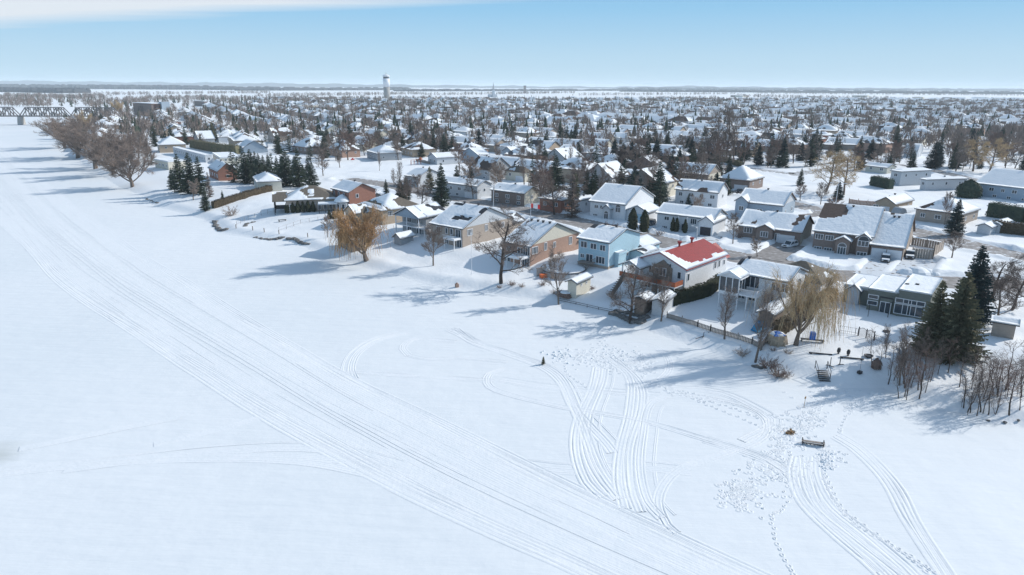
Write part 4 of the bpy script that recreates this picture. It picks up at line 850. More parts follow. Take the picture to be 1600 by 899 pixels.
for k, x, y, tp, wd, lb in [
 ('maple', 677, 415, 350, 1.0, 'small bare tree standing alone on the snowy bank lawn'), ('oak', 783, 443, 326, 1.05, 'tall dark bare tree in front of the orange brick house'),
 ('maple3', 873, 476, 385, .75, 'slender bare tree beside the cream shed and round pool'), ('oak2', 985, 506, 416, 1.05, 'dense bare tree growing from the stone terraces'),
 ('tall', 1033, 502, 425, 1.2, 'bare tree before the orange balcony by the pale shed'), ('maple', 1024, 470, 412, .9, 'bare tree close to the red roof house facade'),
 ('tall2', 1132, 530, 447, 1.3, 'thin bare tree just outside the wooden fence'), ('tall', 1180, 566, 433, 1.1, 'tall thin bare tree at the corner of the wooden fence'),
 ('maple3', 512, 371, 334, .9, 'small bare tree on the lawn left of the golden willow'), ('maple3', 302, 313, 280, 1.2, 'pale twiggy round tree before the spruce cluster'),
 ('bush2', 362, 337, 317, 1.0, 'sparse bushy tree on the slope below the long hedge'), ('maple', 1145, 381, 333, .95, 'bare tree on the verge right of the white bungalow'),
 ('maple3', 1183, 402, 370, 1.2, 'snow flecked bare tree beside the dark driveway'), ('maple2', 1300, 345, 308, 1.2, 'rounded bare tree behind the split level roof'),
 ('maple', 1487, 403, 362, 1.2, 'low bare tree on the corner lawn by the tall fence'), ('oak2', 740, 311, 276, 1.1, 'bare tree on the lawn of the pale grey house'),
 ('oak', 866, 336, 270, 1.1, 'bare brown tree before the dark brick house'), ('maple2', 845, 318, 268, 1.3, 'reddish twiggy tree behind the dark brick house'),
 ('oak2', 1010, 297, 262, .9, 'bare tree between gabled houses in the third row'), ('maple3', 1085, 345, 303, 1.1, 'bushy pale tree in front of the dark arch gable'),
 ('tall', 616, 292, 262, 1.4, 'left one of two bare trees beside the lone spruce'), ('tall2', 625, 294, 252, 1.1, 'right one of two bare trees beside the lone spruce'),
 ('maple2', 1250, 315, 288, 1.2, 'brown domed young tree in the small park'), ('maple', 1282, 320, 285, 1.0, 'bare tree in the small park before the lamp'),
 ('goldtree', 1290, 300, 234, 1.3, 'big tan-crowned bare tree above the small park'), ('goldtree', 1318, 305, 236, 1.1, 'second tan-crowned bare tree, by the street lamp'),
 ('tall', 1120, 250, 170, 1.1, 'tallest bare tree group, left tree, behind the boundary wall'), ('tall2', 1134, 251, 165, 1.1, 'tallest bare tree group, middle tree, behind the boundary wall'), ('tall', 1146, 252, 174, 1.0, 'tallest bare tree group, right tree, behind the boundary wall'),
 ('oak', 1108, 245, 190, 1.2, 'bare tree left beside the tallest bare tree group'),
 ('spread', 207, 292, 222, 1.2, 'wide bare riverbank tree nearest the spruce cluster'), ('spread2', 150, 264, 192, 1.3, 'wide bare riverbank tree, second from the spruces'),
 ('spread', 122, 248, 179, 1.35, 'wide bare riverbank tree, third from the spruces'), ('spread2', 102, 232, 178, 1.3, 'wide bare riverbank tree nearest the bridge'), ('spread', 178, 272, 205, 1.2, 'bare tree behind the riverbank row by the flat buildings'),
 ('oak', 1548, 470, 392, 1.3, 'large tangled bare tree right of the tall spruces'), ('oak2', 1580, 485, 410, 1.2, 'bare tree by the right edge behind the taupe shed'), ('maple', 1558, 505, 430, 1.3, 'low bare tree left of the taupe shed'),
 ('goldtree', 1520, 268, 215, 1.3, 'brown bare tree in the far right park, left of pair'), ('goldtree', 1545, 270, 215, 1.3, 'brown bare tree in the far right park, right of pair'),
 ('tall', 1405, 256, 225, 1.3, 'bare tree before the round white barn'), ('tall2', 1420, 258, 220, 1.5, 'leaning bare tree beside the round white barn'), ('tall', 1493, 268, 215, 1.4, 'tall bare tree behind the row house'),
 ('tall', 531, 262, 232, 1.5, 'bare tree in the open yard behind the bungalow'), ('tall2', 593, 267, 236, .9, 'thin tree before the screened porch bungalow'), ('maple', 505, 275, 240, 1.2, 'bare tree at right end of the spruce row'),
 ('maple2', 1475, 352, 300, .5, 'thin tree hiding behind the blue spruce'),
 ]: tree(k, x, y, tp, lb, name=BT, wide=wd)
for k, x, y, tp, wd, lb in [
 ('spruce_bronze', 672, 303, 259, .95, 'lone dark bronze spruce on the lawn of the second row'), ('spruce_dark', 1513, 505, 381, 1.05, 'tallest spruce with pointed top at the right'),
 ('spruce_olive', 1488, 560, 424, .95, 'olive brown spruce in the middle of the right clump'), ('spruce_olive2', 1453, 552, 437, .9, 'olive brown spruce at the left of the right clump'),
 ('spruce_blue', 1490, 367, 310, 1.0, 'blue green spruce before the beige house across the street'), ('spruce', 283, 300, 240, 1.15, 'left dark spruce of the riverbank cluster'),
 ('spruce', 300, 302, 238, 1.15, 'middle dark spruce of the riverbank cluster'), ('spruce2', 314, 303, 244, 1.2, 'right dark spruce of the riverbank cluster'), ('spruce', 271, 296, 262, 1.2, 'short dark spruce at the left of the cluster'),
 ('spruce', 322, 329, 296, 1.25, 'small dark spruce at the end of the long hedge'), ('larch', 328, 308, 268, .9, 'reddish brown narrow larch above the hedge end'),
 ('spruce2', 348, 311, 297, 1.1, 'tiny spruce on the lawn by the cream hip house'), ('larch', 893, 340, 262, 1.0, 'tall bare larch between the brick and white houses'),
 ('spruce_blue', 1309, 312, 283, 1.2, 'dark spruce behind the street lamp'), ('spruce', 1250, 290, 262, 1.0, 'dark spruce above the small park'),
 ('spruce', 838, 262, 242, 1.3, 'dark round spruce beside the twin snow gables'), ('spruce2', 1343, 265, 236, 1.2, 'dark spruce beside the tan crowned trees'), ('spruce_blue', 1457, 263, 222, 1.3, 'spruce alone in the park right of the barn'),
 ('spruce_blue', 1597, 275, 240, 1.2, 'spruce cut by the right frame edge'), ('spruce_bronze', 333, 222, 190, .9, 'rusty brown conifer behind the grey gabled house'),
 ('spruce', 260, 205, 185, 1.3, 'dark spruce behind the three peaked house'), ('spruce_bronze', 898, 330, 268, .8, 'brown conifer beside the narrow white house'), ('spruce2', 1075, 322, 303, 1.4, 'small dark spruce before the twin gable house'), ('spruce', 160, 200, 178, 1.8, 'dark spruce behind the riverbank trees'),
 ]: tree(k, x, y, tp, lb, name=SP, wide=wd)
rs = random.Random(5)
nm = ['first', 'second', 'third', 'fourth', 'fifth', 'sixth', 'seventh', 'eighth', 'ninth', 'tenth', 'eleventh', 'twelfth', 'thirteenth', 'fourteenth', 'fifteenth', 'sixteenth', 'seventeenth', 'eighteenth', 'nineteenth', 'twentieth']
def nth(i): return nm[i] if i < 20 else '%dth' % (i + 1)
for i in range(19):
    x = 366 + i * 6.8; tree(rs.choice(['spruce', 'spruce2', 'spruce_far']), x, 285 - 9 * (i % 3) + i * .5, 232 + rs.uniform(-6, 12) + (14 if i > 15 else 0), '%s spruce from the left in the long dark row' % nth(i), name=SP, wide=rs.uniform(1.0, 1.35), group='spruces of the dark row')
for i, (x, y, tp) in enumerate([(988, 361, 325), (1006, 363, 328)]): tree('cedar', x, y, tp, ['left of two columnar cedars by the white bungalow', 'right of two columnar cedars by the white bungalow'][i], name='cedar_tree', wide=1.0, group='twin columnar cedars')
for i, (x, y) in enumerate([(515, 342), (522, 342), (529, 340), (535, 339)]): tree('cedar_small', x, y, y - 14, '%s small pointed cedar from the left below the brick house' % nth(i), name='cedar_tree', group='small cedars below the brick house')
for i in range(6): x = 450 + i * 8; tree('cedar_small', x, 333 - i * .4, 314 + i % 2, '%s narrow cedar from the left against the long bungalow' % nth(i), name='cedar_tree', group='narrow cedars against the long bungalow')
for i, (x, y) in enumerate([(1051, 361), (1057, 362), (1070, 364)]): tree('cedar_small', x, y, y - 21, '%s pointed cedar from the left at the white bungalow porch' % nth(i), name='cedar_tree', wide=.8, group='cedars at the porch')
tree('round_bush', 1369, 575, 560, 'round brown shrub on the snowy slope', 'shrub', 'shrub', wide=.72); tree('dark_round', 1512, 309, 281, 'big dark rounded evergreen behind the white row house', 'shrub', 'evergreen_shrub', wide=1.0)
for i, (x, y, tp) in enumerate([(1208, 548, 541), (1230, 552, 542), (848, 446, 436), (1283, 497, 490), (520, 318, 308), (1448, 330, 322), (800, 446, 436), (815, 448, 440), (780, 450, 443), (1225, 590, 572), (1215, 588, 566), (1160, 556, 540), (1200, 575, 552), (960, 466, 448), (925, 452, 444), (868, 460, 447), (1155, 372, 362), (1030, 368, 356), (955, 358, 344)]):
    tree(['bush', 'bush2'][i % 2], x, y, tp, '%s low leafless shrub counted from the left of the group' % nth(i), 'shrub', 'shrub', wide=1.2, group='low leafless shrubs')
# saplings on the right bank
sap = []
for i in range(104):
    if i < 36: x = rs.gauss(1425, 25); y = rs.uniform(575, 628) - (abs(x - 1425)) * .2
    else: x = rs.uniform(1495, 1610); y = rs.uniform(585, 650)
    sap.append((x, y))
for i, (x, y) in enumerate(sorted(sap)): tree(rs.choice(['sapling', 'sapling2', 'sapling']), x, y, y - rs.uniform(22, 75) * (1 if i % 6 else 1.2), 'leafless sapling in the smaller thicket below the tall spruces' if x < 1480 else 'leafless sapling in the wide thicket below the taupe shed', 'tree', 'sapling', wide=rs.uniform(.8, 1.5), group='saplings below the tall spruces' if x < 1480 else 'saplings below the taupe shed')
for i, (x, y, tp) in enumerate([(1405, 602, 500), (1412, 600, 520), (1384, 560, 505)]): tree('tall', x, y, tp, ['tall thin bare tree at left of right bank thicket', 'shorter bare tree just behind the tall thin one', 'faint bare sapling by the iron fence'][i], name=BT, wide=.9)
# hedges
def hedge(label, pts, wd, h, m, snow=False, n=90, cat='hedge', seed=3):
    W = [P(*p) for p in pts]; rg = random.Random(seed); mb = MB(); sm = MB(); o0 = Vector(W[0])
    for i in range(len(W) - 1):
        a = Vector(W[i]) - o0; b = Vector(W[i + 1]) - o0; L = (b - a).length; d = (b - a).normalized(); nn = Vector((-d.y, d.x, 0))
        c = [a - nn * wd * .42, b - nn * wd * .42, b + nn * wd * .42, a + nn * wd * .42]
        mb.add([tuple(q + Vector((0, 0, -.5))) for q in c] + [tuple(q + Vector((0, 0, h * .93))) for q in c], [(0, 3, 2, 1), (4, 5, 6, 7), (0, 1, 5, 4), (1, 2, 6, 5), (2, 3, 7, 6), (3, 0, 4, 7)])
        def f(r_):
            t = r_.random(); s = r_.random()
            if s < .3: return a.lerp(b, t) + nn * wd * r_.uniform(-.5, .5) + Vector((0, 0, h * r_.uniform(.92, 1.08))), Vector((0, 0, 1))
            sg = 1 if s < .6 else -1
            return a.lerp(b, t) + nn * wd * .48 * sg + Vector((0, 0, h * r_.random())), nn * sg
        leafcloud(mb, int(L * n), f, .4, rg)
        if snow:
            k = int(L / .8)
            for j in range(k):
                if rg.random() < snow: q = a.lerp(b, (j + rg.random()) / k); s_ = rg.uniform(.3, .6); sm.lathe([(s_, h * .98), (s_ * .8, h * 1.04 + .1), (.1, h * 1.04 + .2)], 6, (q.x, q.y)); 
    o = tag(thing('hedge', label, cat, tuple(o0)), label, cat); part(o, 'foliage', mb, M[m])
    if snow and sm.v: part(o, 'snow_caps', sm, M['roofsnow'], True)
hedge('long brown clipped hedge running up the slope', [(333, 326), (380, 311), (428, 298)], 1.6, 2.3, 'hedge_brown')
hedge('dark cedar hedge beside the red roof house', [(1042, 478), (1080, 470), (1106, 462), (1128, 446)], 1.3, 2.6, 'cedar', snow=.4)
hedge('tall dark evergreen hedge at right edge', [(1545, 338), (1600, 348), (1660, 356)], 3, 4.5, 'needle')
hedge('brown hedge below the dark evergreen hedge', [(1545, 362), (1600, 368), (1660, 374)], 2, 3.2, 'hedge_brown')
hedge('dark hedge behind the apartment blocks', [(1362, 290), (1392, 296)], 3, 4, 'needle')
hedge('dark hedge behind the grey gabled house', [(300, 231), (340, 238), (372, 241)], 3, 5, 'needle_brown')
hedge('dark boundary hedge line running past the white bungalow', [(1000, 222), (1050, 234), (1085, 243), (1125, 252), (1160, 262)], 1.6, 2.6, 'needle_brown')
hedge('hedge under the tan willow', [(1212, 524), (1250, 500), (1300, 466)], 1.8, 2.0, 'hedge_brown')

# ------------------------------------------------------------------ the town beyond: prototypes, then copies
EX = [pxl(q) for q in [[(500, 300), (500, 262), (560, 250), (720, 258), (700, 300)], [(1340, 262), (1400, 262), (1600, 285), (1700, 300), (1700, 205), (1470, 212), (1365, 235)], [(1085, 262), (1340, 300), (1340, 250), (1240, 240), (1100, 240)],
  [(-200, 210), (65, 197), (150, 178), (120, 168), (-300, 166)], [(235, 300), (240, 232), (380, 232), (520, 260), (560, 300), (400, 330)]]]
def clear(x, y, r, lst): return all((x - a) ** 2 + (y - b) ** 2 > (r + c) ** 2 for a, b, c in lst)
protos = []
rp = random.Random(9)
pal = [('white', 'grey_roof'), ('pale_grey', 'grey_roof'), ('beige', 'brown_roof'), ('brown_brick', 'grey_roof'), ('tan', 'brown_roof'), ('cream', 'grey_roof'), ('brick', 'brown_roof'), ('blue_grey', 'dark_roof'), ('light_brick', 'grey_roof'), ('grey', 'dark_roof'), ('brown_brick', 'brown_roof'), ('beige', 'grey_roof'), ('white', 'brown_roof'), ('tan', 'dark_roof')]
CN = {'white': 'white', 'pale_grey': 'pale grey', 'beige': 'taupe', 'brown_brick': 'brown brick', 'tan': 'tan', 'cream': 'cream', 'brick': 'red brick', 'blue_grey': 'blue grey', 'light_brick': 'orange brick', 'grey': 'grey'}
for i, (wl, rf) in enumerate(pal):
    LR, LL = rp.uniform(12, 15.5), rp.uniform(15, 21); kind = ['hip', 'gable', 'hip', 'gable'][i % 4]; ax = 'uv'[i % 2]; h = rp.choice([3.6, 4.0, 4.4, 5.8])
    r = thing('house', '', 'house'); bare = [0, .05, .25, .35, .1][i % 5]
    b = (0, LR, 0, LL, 0, h, kind, ax, rp.uniform(.4, .62)); block(r, b, wl, rf, bare, 200 + i, None, 1.3)
    if i % 3 != 2: block(r, (-rp.uniform(1.5, 3), LR * .5, LL * .55, LL * .92, 0, h - .3, 'gable' if i % 2 else 'hip', 'u', .6), wl, rf, bare, 230 + i, None, 1.3)
    if i % 2: block(r, (1, LR + rp.uniform(2, 4), -2.5, LL * .3, 0, h - .5, 'hip', 'u', .5), wl, rf, bare, 260 + i, None, 1.3)
    n = 3; windows(r, 'L', [(LL * (k + .5) / n * .6, 1.2, 1.5, 1.3, 2) for k in range(n)]); windows(r, 'R', [(LR * .3, 1.2, 1.3, 1.2, 2), (LR * .75, 1.2, 1.3, 1.2, 2)])
    if i % 2 == 0: put_on(r, 'garage_door', garage_mesh(4.4, 2.3, M['white_door']), 'L', LL * .82, -.1, off=(-3.2, 0) if 0 else (0, 0))
    protos.append([r, wl, kind, LR, LL, False])
cand = []
for zone in range(2):
    th = R(140 if zone == 0 else 118); e1 = Vector((math.cos(th), math.sin(th))); e2 = Vector((e1.y, -e1.x))
    j = -60; off = 0.0
    for j in range(-45, 75):
        row = (j // 2) * 80 + (32 if j % 2 else 0)
        for i in range(-110, 110):
            p = e1 * (i * 21 + (j % 3) * 6 + rp.uniform(-1.5, 1.5)) + e2 * (row + rp.uniform(-2, 2)) + Vector((40, 500))
            if (zone == 0) != (p.x > -140 - .0 * p.y): continue
            cand.append((p.x, p.y, th + math.pi / 2 + (math.pi if rp.random() < .0 else 0) + rp.uniform(-.08, .08)))
cx = np.array([c[0] for c in cand]); cy = np.array([c[1] for c in cand]); sdist = shore_d(cx, cy)
inex = np.zeros(len(cx), bool)
for q in EX: inex |= poly_inside(cx, cy, np.array(q))
rdm = np.full(len(cx), 1e9)
for L, hw, _ in ROADS: rdm = np.minimum(rdm, pl_dist(cx, cy, L))
ok = []
for k in range(len(cand)):
    x, y, a = cand[k]
    if y < 180 or sdist[k] < 16 or inex[k] or rdm[k] < 12: continue
    px, py = proj(x, y, ZL)
    lim = 262 if px < 500 else 285 if px < 1010 else 275 if px < 1230 else 235
    if not (-60 < px < 1660) or py > lim or py < 156: continue
    if py < 164 and (px < 400 or rp.random() < .55): continue
    if px < 330 and py < 176: continue
    if py < 180 and rp.random() < .2: continue
    if not clear(x, y, 8, HOUSES): continue
    ok.append((x, y, a, px, py))
ok.sort(key=lambda c: c[1])
NH = max(0, 296 - 56); ind = ok[:NH]; rest = ok[NH:]
def zone_name(px, py):
    d = 'front rows' if py > 225 else 'middle rows' if py > 203 else 'back rows'
    z = 'behind the riverbank trees' if px < 240 else 'left of the spruce row' if px < 400 else 'behind the spruce row' if px < 520 else 'below the water tower' if px < 700 else 'in the town centre' if px < 900 else 'left of the tallest bare trees' if px < 1120 else 'right of the tallest bare trees' if px < 1300 else 'towards the right edge'
    return d, z
reg = {}
for (x, y, a, px, py) in ind:
    i = rp.randrange(len(protos)); pr = protos[i]
    if not pr[5]: o = pr[0]; pr[5] = True; first = True
    else: o = copy_tree(pr[0])
    o.location = (x, y, ZL - .1); o.rotation_euler = (0, 0, a); 
    o.location.x -= 0; HOUSES.append((x, y, 8))
    d, z = zone_name(px, py); key = (CN[pr[1]], pr[2], d, z); reg.setdefault(key, []).append((px, o))
    o['group'] = 'houses of the town'; o['category'] = 'house'
for pr in protos:
    if not pr[5]:
        for ch in list(pr[0].children):
            for g in list(ch.children): bpy.data.objects.remove(g)
            bpy.data.objects.remove(ch)
        bpy.data.objects.remove(pr[0])
for (c, k, d, z), L in reg.items():
    L.sort(key=lambda t: t[0])
    for i, (px, o) in enumerate(L):
        kk = {'hip': 'hip-roofed', 'gable': 'gabled'}[k]
        o['label'] = ('%s %s house, %s %s' % (c, kk, d, z)) + ('' if len(L) == 1 else ', %s from left' % nth(i))
# the rest of the town, too far to tell the parts
fw = {}
def farhouse(mbw, mbr, mbs, x, y, a, LR, LL, h, kind, pitch, rg):
    c, s = math.cos(a), math.sin(a)
    def tr(p): return (x + p[0] * c - p[1] * s, y + p[0] * s + p[1] * c, p[2])
    t = MB().box(0, LR, 0, LL, ZL - 1, ZL + h); mbw.add([tr(p) for p in t.v], t.f)
    zr = ZL + h + min(LR, LL) / 2 * pitch; e = .5; z0 = ZL + h
    if kind == 'hip': m_ = min(LR, LL) / 2; A, B = ((m_, LL / 2), (LR - m_, LL / 2)) if LR > LL else ((LR / 2, m_), (LR / 2, LL - m_))
    else: A, B = ((-e, LL / 2), (LR + e, LL / 2)) if LR > LL else ((LR / 2, -e), (LR / 2, LL + e))
    v = [(-e, -e, z0), (LR + e, -e, z0), (LR + e, LL + e, z0), (-e, LL + e, z0), (A[0], A[1], zr), (B[0], B[1], zr)]
    f = [(0, 1, 5, 4), (1, 2, 5), (2, 3, 4, 5), (3, 0, 4)] if LR > LL else [(0, 1, 4), (1, 2, 5, 4), (2, 3, 5), (3, 0, 4, 5)]
    for q in f: (mbs if rg.random() < .85 else mbr).add([tr(v[i]) for i in q], [tuple(range(len(q)))])
mats = ['pale_grey', 'beige', 'brown_brick', 'cream', 'grey']; walls = {k: MB() for k in mats}; fr_, fs_ = MB(), MB()
far_root = tag(thing('distant_houses', 'far snow roofed houses merging towards the horizon', 'houses'), kind='stuff')
for (x, y, a, px, py) in rest: farhouse(walls[rp.choice(mats)], fr_, fs_, x, y, a, rp.uniform(12, 16), rp.uniform(16, 26), rp.uniform(3.4, 6), rp.choice(['hip', 'hip', 'gable']), rp.uniform(.35, .6), rp)
for i in range(46):  # long low commercial roofs near the horizon
    px = rp.choice([rp.uniform(1250, 1600), rp.uniform(900, 1600), rp.uniform(420, 900)]); py = rp.uniform(151, 172); x, y = G(px, py, ZL)
    farhouse(walls[rp.choice(mats)], fr_, fs_, x, y, R(50) + rp.choice([0, math.pi / 2]), rp.uniform(25, 60), rp.uniform(18, 30), rp.uniform(4, 8), 'hip', .06, rp)
for k, mb in walls.items(): tag(part(far_root, 'walls', mb, M[k]), kind='stuff')
tag(part(far_root, 'roofs', fr_, M['brown_roof']), kind='stuff'); tag(part(far_root, 'roof_snow', fs_, M['roofsnow']), kind='stuff')

# town trees
tc_ = []
while len(tc_) < 11500:
    y = 190 + 1700 * rp.random() ** 1.15; x = rp.uniform(-.78, .80) * y
    tc_.append((x, y))
ax_ = np.array(tc_); sdd = shore_d(ax_[:, 0], ax_[:, 1]); inx = np.zeros(len(ax_), bool)
for q in EX[:1] + EX[3:]: inx |= poly_inside(ax_[:, 0], ax_[:, 1], np.array(q))
rdm = np.full(len(ax_), 1e9)
for L, hw, _ in ROADS: rdm = np.minimum(rdm, pl_dist(ax_[:, 0], ax_[:, 1], L))
HA = np.array(HOUSES)
den = fbm(ax_[:, 0] / 90., ax_[:, 1] / 90., 77, 3)
tl = []
for k, (x, y) in enumerate(tc_):
    px, py = proj(x, y, ZL)
    if sdd[k] < 7 or inx[k] or rdm[k] < 8 or not (-40 < px < 1640): continue
    lim = 262 if px < 560 else 325 if 600 < px < 1140 else 268
    if py > lim or py < 154: continue
    if den[k] + rp.uniform(-.35, .35) < -.16: continue
    if np.min(np.hypot(HA[:, 0] - x, HA[:, 1] - y) - HA[:, 2] * .85) < 2.5: continue
    if px < 330 and py < 176 and rp.random() < .6: continue
    tl.append((x, y, px, py))
tl.sort(key=lambda t: t[1])
regt = {}
cnt = {'s': 0, 'b': 0}; farS, farB, farT = [], [], []
for (x, y, px, py) in tl:
    s = rp.random() < (.42 if not 1450 < px < 1700 else .25)
    if s and cnt['s'] < 240:
        cnt['s'] += 1; o = tree(rp.choice(['spruce', 'spruce2', 'spruce_far', 'spruce_far', 'spruce_blue']), at=(x, y, ZL), h=rp.uniform(7, 15), label='', name=SP, wide=rp.uniform(.9, 1.2), group='spruces of the town'); regt.setdefault(('dark spruce',) + zone_name(px, py), []).append((px, o))
    elif not s and cnt['b'] < 190:
        cnt['b'] += 1; kx = rp.choice(['maple', 'maple2', 'oak', 'oak2', 'tall', 'tall2', 'maple3']); o = tree(kx, at=(x, y, ZL), h=rp.uniform(7, 14), label='', name=BT, wide=rp.uniform(.9, 1.3), group='bare trees of the town'); regt.setdefault(('leafless tree',) + zone_name(px, py), []).append((px, o))
    else: (farS if s else farB).append((x, y))
for (c, d, z), L in regt.items():
    L.sort(key=lambda t: t[0])
    for i, (px, o) in enumerate(L): o['label'] = '%s in the %s %s, %s from left' % (c, d, z, nth(i))
def far_cloud(name, label, pts, m, hs, kind, seed, n=16):
    rg = random.Random(seed); mb = MB()
    for (x, y) in pts:
        h = rg.uniform(*hs); z = ZL - .2; r = h * (.24 if kind == 's' else .42)
        for _ in range(n):
            t = rg.random(); a = rg.uniform(0, 6.283)
            if kind == 's': rr = r * (1 - t) * 1.0; p = Vector((x + rr * math.cos(a) * .5, y + rr * math.sin(a) * .5, z + h * (.08 + .85 * t))); w_ = r * (1 - t) * .8 + .15; hh = h * .22
            else: rr = r * math.sqrt(max(0, 1 - (2 * t - 1) ** 2)) * math.sqrt(rg.random()); p = Vector((x + rr * math.cos(a), y + rr * math.sin(a), z + h * (.25 + .65 * t))); w_ = h * .02; hh = h * .11
            b_ = a + 1.57; dx, dy = math.cos(b_) * w_, math.sin(b_) * w_; lean = (rg.uniform(-.12, .12) * h, rg.uniform(-.12, .12) * h)
            o = len(mb.v); mb.v += [(p.x - dx, p.y - dy, p.z - (hh * .3 if kind == 's' else hh)), (p.x + dx, p.y + dy, p.z - (hh * .3 if kind == 's' else hh)), (p.x + (0 if kind == 's' else lean[0]), p.y + (0 if kind == 's' else lean[1]), p.z + hh)]; mb.f.append((o, o + 1, o + 2))
        o = len(mb.v); w_ = h * .015; mb.v += [(x - w_, y, z), (x + w_, y, z), (x, y, z + h * .6)]; mb.f.append((o, o + 1, o + 2))
    tag(link(name, mb.mesh(name, M[m])), label, 'trees', kind='stuff')
far_cloud('distant_spruces', 'far dark evergreens dotted through the town', farS, 'needle', (8, 15), 's', 1, 14)
far_cloud('distant_bare_trees', 'far leafless trees dotted through the town', farB, 'twig', (8, 15), 'b', 2, 90)
# tree lines and woods on the plain
hl = []
rg = random.Random(15)
def line(p, q, n, jx=3, jy=3):
    a = Vector(G(*p, ZL)); b = Vector(G(*q, ZL))
    for i in range(n): c = a.lerp(b, rg.random()); hl.append((c.x + rg.gauss(0, jx), c.y + rg.gauss(0, jy)))
for p, q, n in [((0, 152), (160, 155), 300), ((120, 150), (420, 146), 300), ((420, 160), (560, 161), 120), ((1000, 158), (1120, 157), 100), ((900, 150), (1150, 148), 200), ((1150, 152), (1400, 158), 200), ((1180, 147), (1600, 150), 400), ((660, 150), (900, 146), 300), ((400, 152), (660, 148), 300), ((200, 158), (330, 156), 120), ((0, 166), (90, 168), 60), ((130, 166), (240, 164), 80), ((0, 158), (60, 160), 60)]: line(p, q, n, 8, 14)
far_cloud('tree_lines', 'thin leafless tree lines between distant snow fields', hl, 'twig', (9, 16), 'b', 3, 40)
def wood(name, label, p, q, depth, h, step, seed):
    a = Vector(G(*p, ZL)); b = Vector(G(*q, ZL)); rg = random.Random(seed); mb = MB(); d = (b - a); L = d.length; d.normalize(); nn = Vector((-d.y, d.x))
    for i in range(int(L / step)):
        for k in range(depth):
            c = a + d * (i * step + rg.uniform(-step, step)) + nn * (k * step * 1.3); hh = h * rg.uniform(.7, 1.15); r = step * rg.uniform(.7, 1.1)
            mb.lathe([(r * .9, ZL - 1), (r, ZL + hh * .6), (r * .35, ZL + hh)], 5, (c.x, c.y))
    tag(link(name, mb.mesh(name, M['forest'])), label, 'forest', kind='stuff')
wood('forest', 'blue hazy forest along the left horizon', (-60, 143), (105, 146), 6, 18, 16, 1)
wood('forest', 'broad dark wood behind the left snow fields', (-80, 138), (300, 140.5), 5, 27, 34, 9)
wood('forest', 'thin forest strip on the left horizon', (60, 138.5), (430, 141.5), 3, 22, 45, 2)
wood('forest', 'far forest line at centre left horizon', (380, 142), (640, 141), 2, 20, 40, 3)
wood('forest', 'dark low wood on the right horizon, nearer band', (980, 143.5), (1700, 148), 3, 16, 38, 4)
wood('forest', 'long dark band on the right horizon', (1000, 140.5), (1750, 143), 3, 26, 80, 5)
wood('forest', 'wood behind the town centre', (640, 143), (1000, 142), 2, 14, 50, 6)

hp = MB(); prof_h = [(-300, 95), (0, 78), (200, 62), (400, 55), (550, 46), (700, 34), (850, 24), (980, 22), (1060, 42), (1180, 30), (1350, 22), (1600, 18), (1900, 20)]
for i in range(221):
    px = -300 + i * 10; hh = np.interp(px, [q[0] for q in prof_h], [q[1] for q in prof_h]) + 7 * math.sin(i * .7) + 5 * math.sin(i * 1.9)
    ax0 = (px - 800) / FPX; yy = 10500.; hp.v += [(ax0 * yy, yy - 500, -2), (ax0 * (yy + 300), yy + 300, ZL + hh * .8), (ax0 * (yy + 1500), yy + 1500, ZL + hh), (ax0 * (yy + 4000), yy + 4000, -2)]
    if i: hp.f += [((i - 1) * 4 + k_, i * 4 + k_, i * 4 + k_ + 1, (i - 1) * 4 + k_ + 1) for k_ in range(3)]
tag(link('hills', hp.mesh('hills', mat('wooded_hills', (.06, .07, .08), (.12, .13, .14), .95, .002), True)), kind='structure')
# ------------------------------------------------------------------ landmarks
x, y, z = P(605, 158); D = math.hypot(x, y); k = D / 1067.
r = thing('water_tower', 'white cylindrical water tower rising over the town', 'water tower', (x, y, ZL))
rr = 4.6 * k
part(r, 'shaft', MB().lathe([(rr, -1), (rr, 20 * k)], 24), M['concrete'], True)
part(r, 'tank', MB().lathe([(rr * 1.06, 20 * k), (rr * 1.06, 32 * k)], 24), mat('bright_white_paint', (.85, .87, .9), (.8, .82, .86), .5), True)
part(r, 'window_band', MB().lathe([(rr * .95, 32 * k), (rr * .95, 34.5 * k)], 24), M['glass']); part(r, 'crown_ring', MB().lathe([(rr * 1.12, 34.5 * k), (rr * 1.12, 36 * k), (rr * .8, 37 * k), (rr * .25, 38 * k)], 24), M['trim'])
part(r, 'mast', MB().bar((0, 0, 37 * k), (0, 0, 41 * k), .7, .3, 6), M['concrete'])
x, y, z = P(771, 152); k = math.hypot(x, y) / 1067.
r = thing('church', 'church with grey pointed spire on the far skyline', 'church', (x, y, ZL), R(20))
part(r, 'nave', MB().box(-6 * k, 6 * k, 1, 20, -1, 4 * k), M['pale_grey']); part(r, 'tower', MB().box(-1.6 * k, 1.6 * k, -1.6 * k, 1.6 * k, -1, 10 * k), M['pale_grey']); part(r, 'spire', MB().lathe([(1.5 * k, 10 * k), (.1, 22 * k)], 8), M['grey'])
x, y, z = P(820, 146); k = math.hypot(x, y) / 1067.
r = thing('chimney_tower', 'dark square tower on the far skyline right of the church', 'tower', (x, y, ZL)); part(r, 'shaft', MB().box(-1.8 * k, 1.8 * k, -5, 5, -1, 10 * k), M['brown_brick']); part(r, 'cap', MB().box(-2.1 * k, 2.1 * k, -6, 6, 10 * k, 11 * k), M['dark'])
x, y, z = P(931, 145); k = math.hypot(x, y) / 1067.
r = thing('radio_mast', 'thin lattice radio mast on the horizon', 'mast', (x, y, ZL)); part(r, 'mast', MB().bar((0, 0, 0), (0, 0, 22 * k), .5, .25, 3), M['pale_grey'])
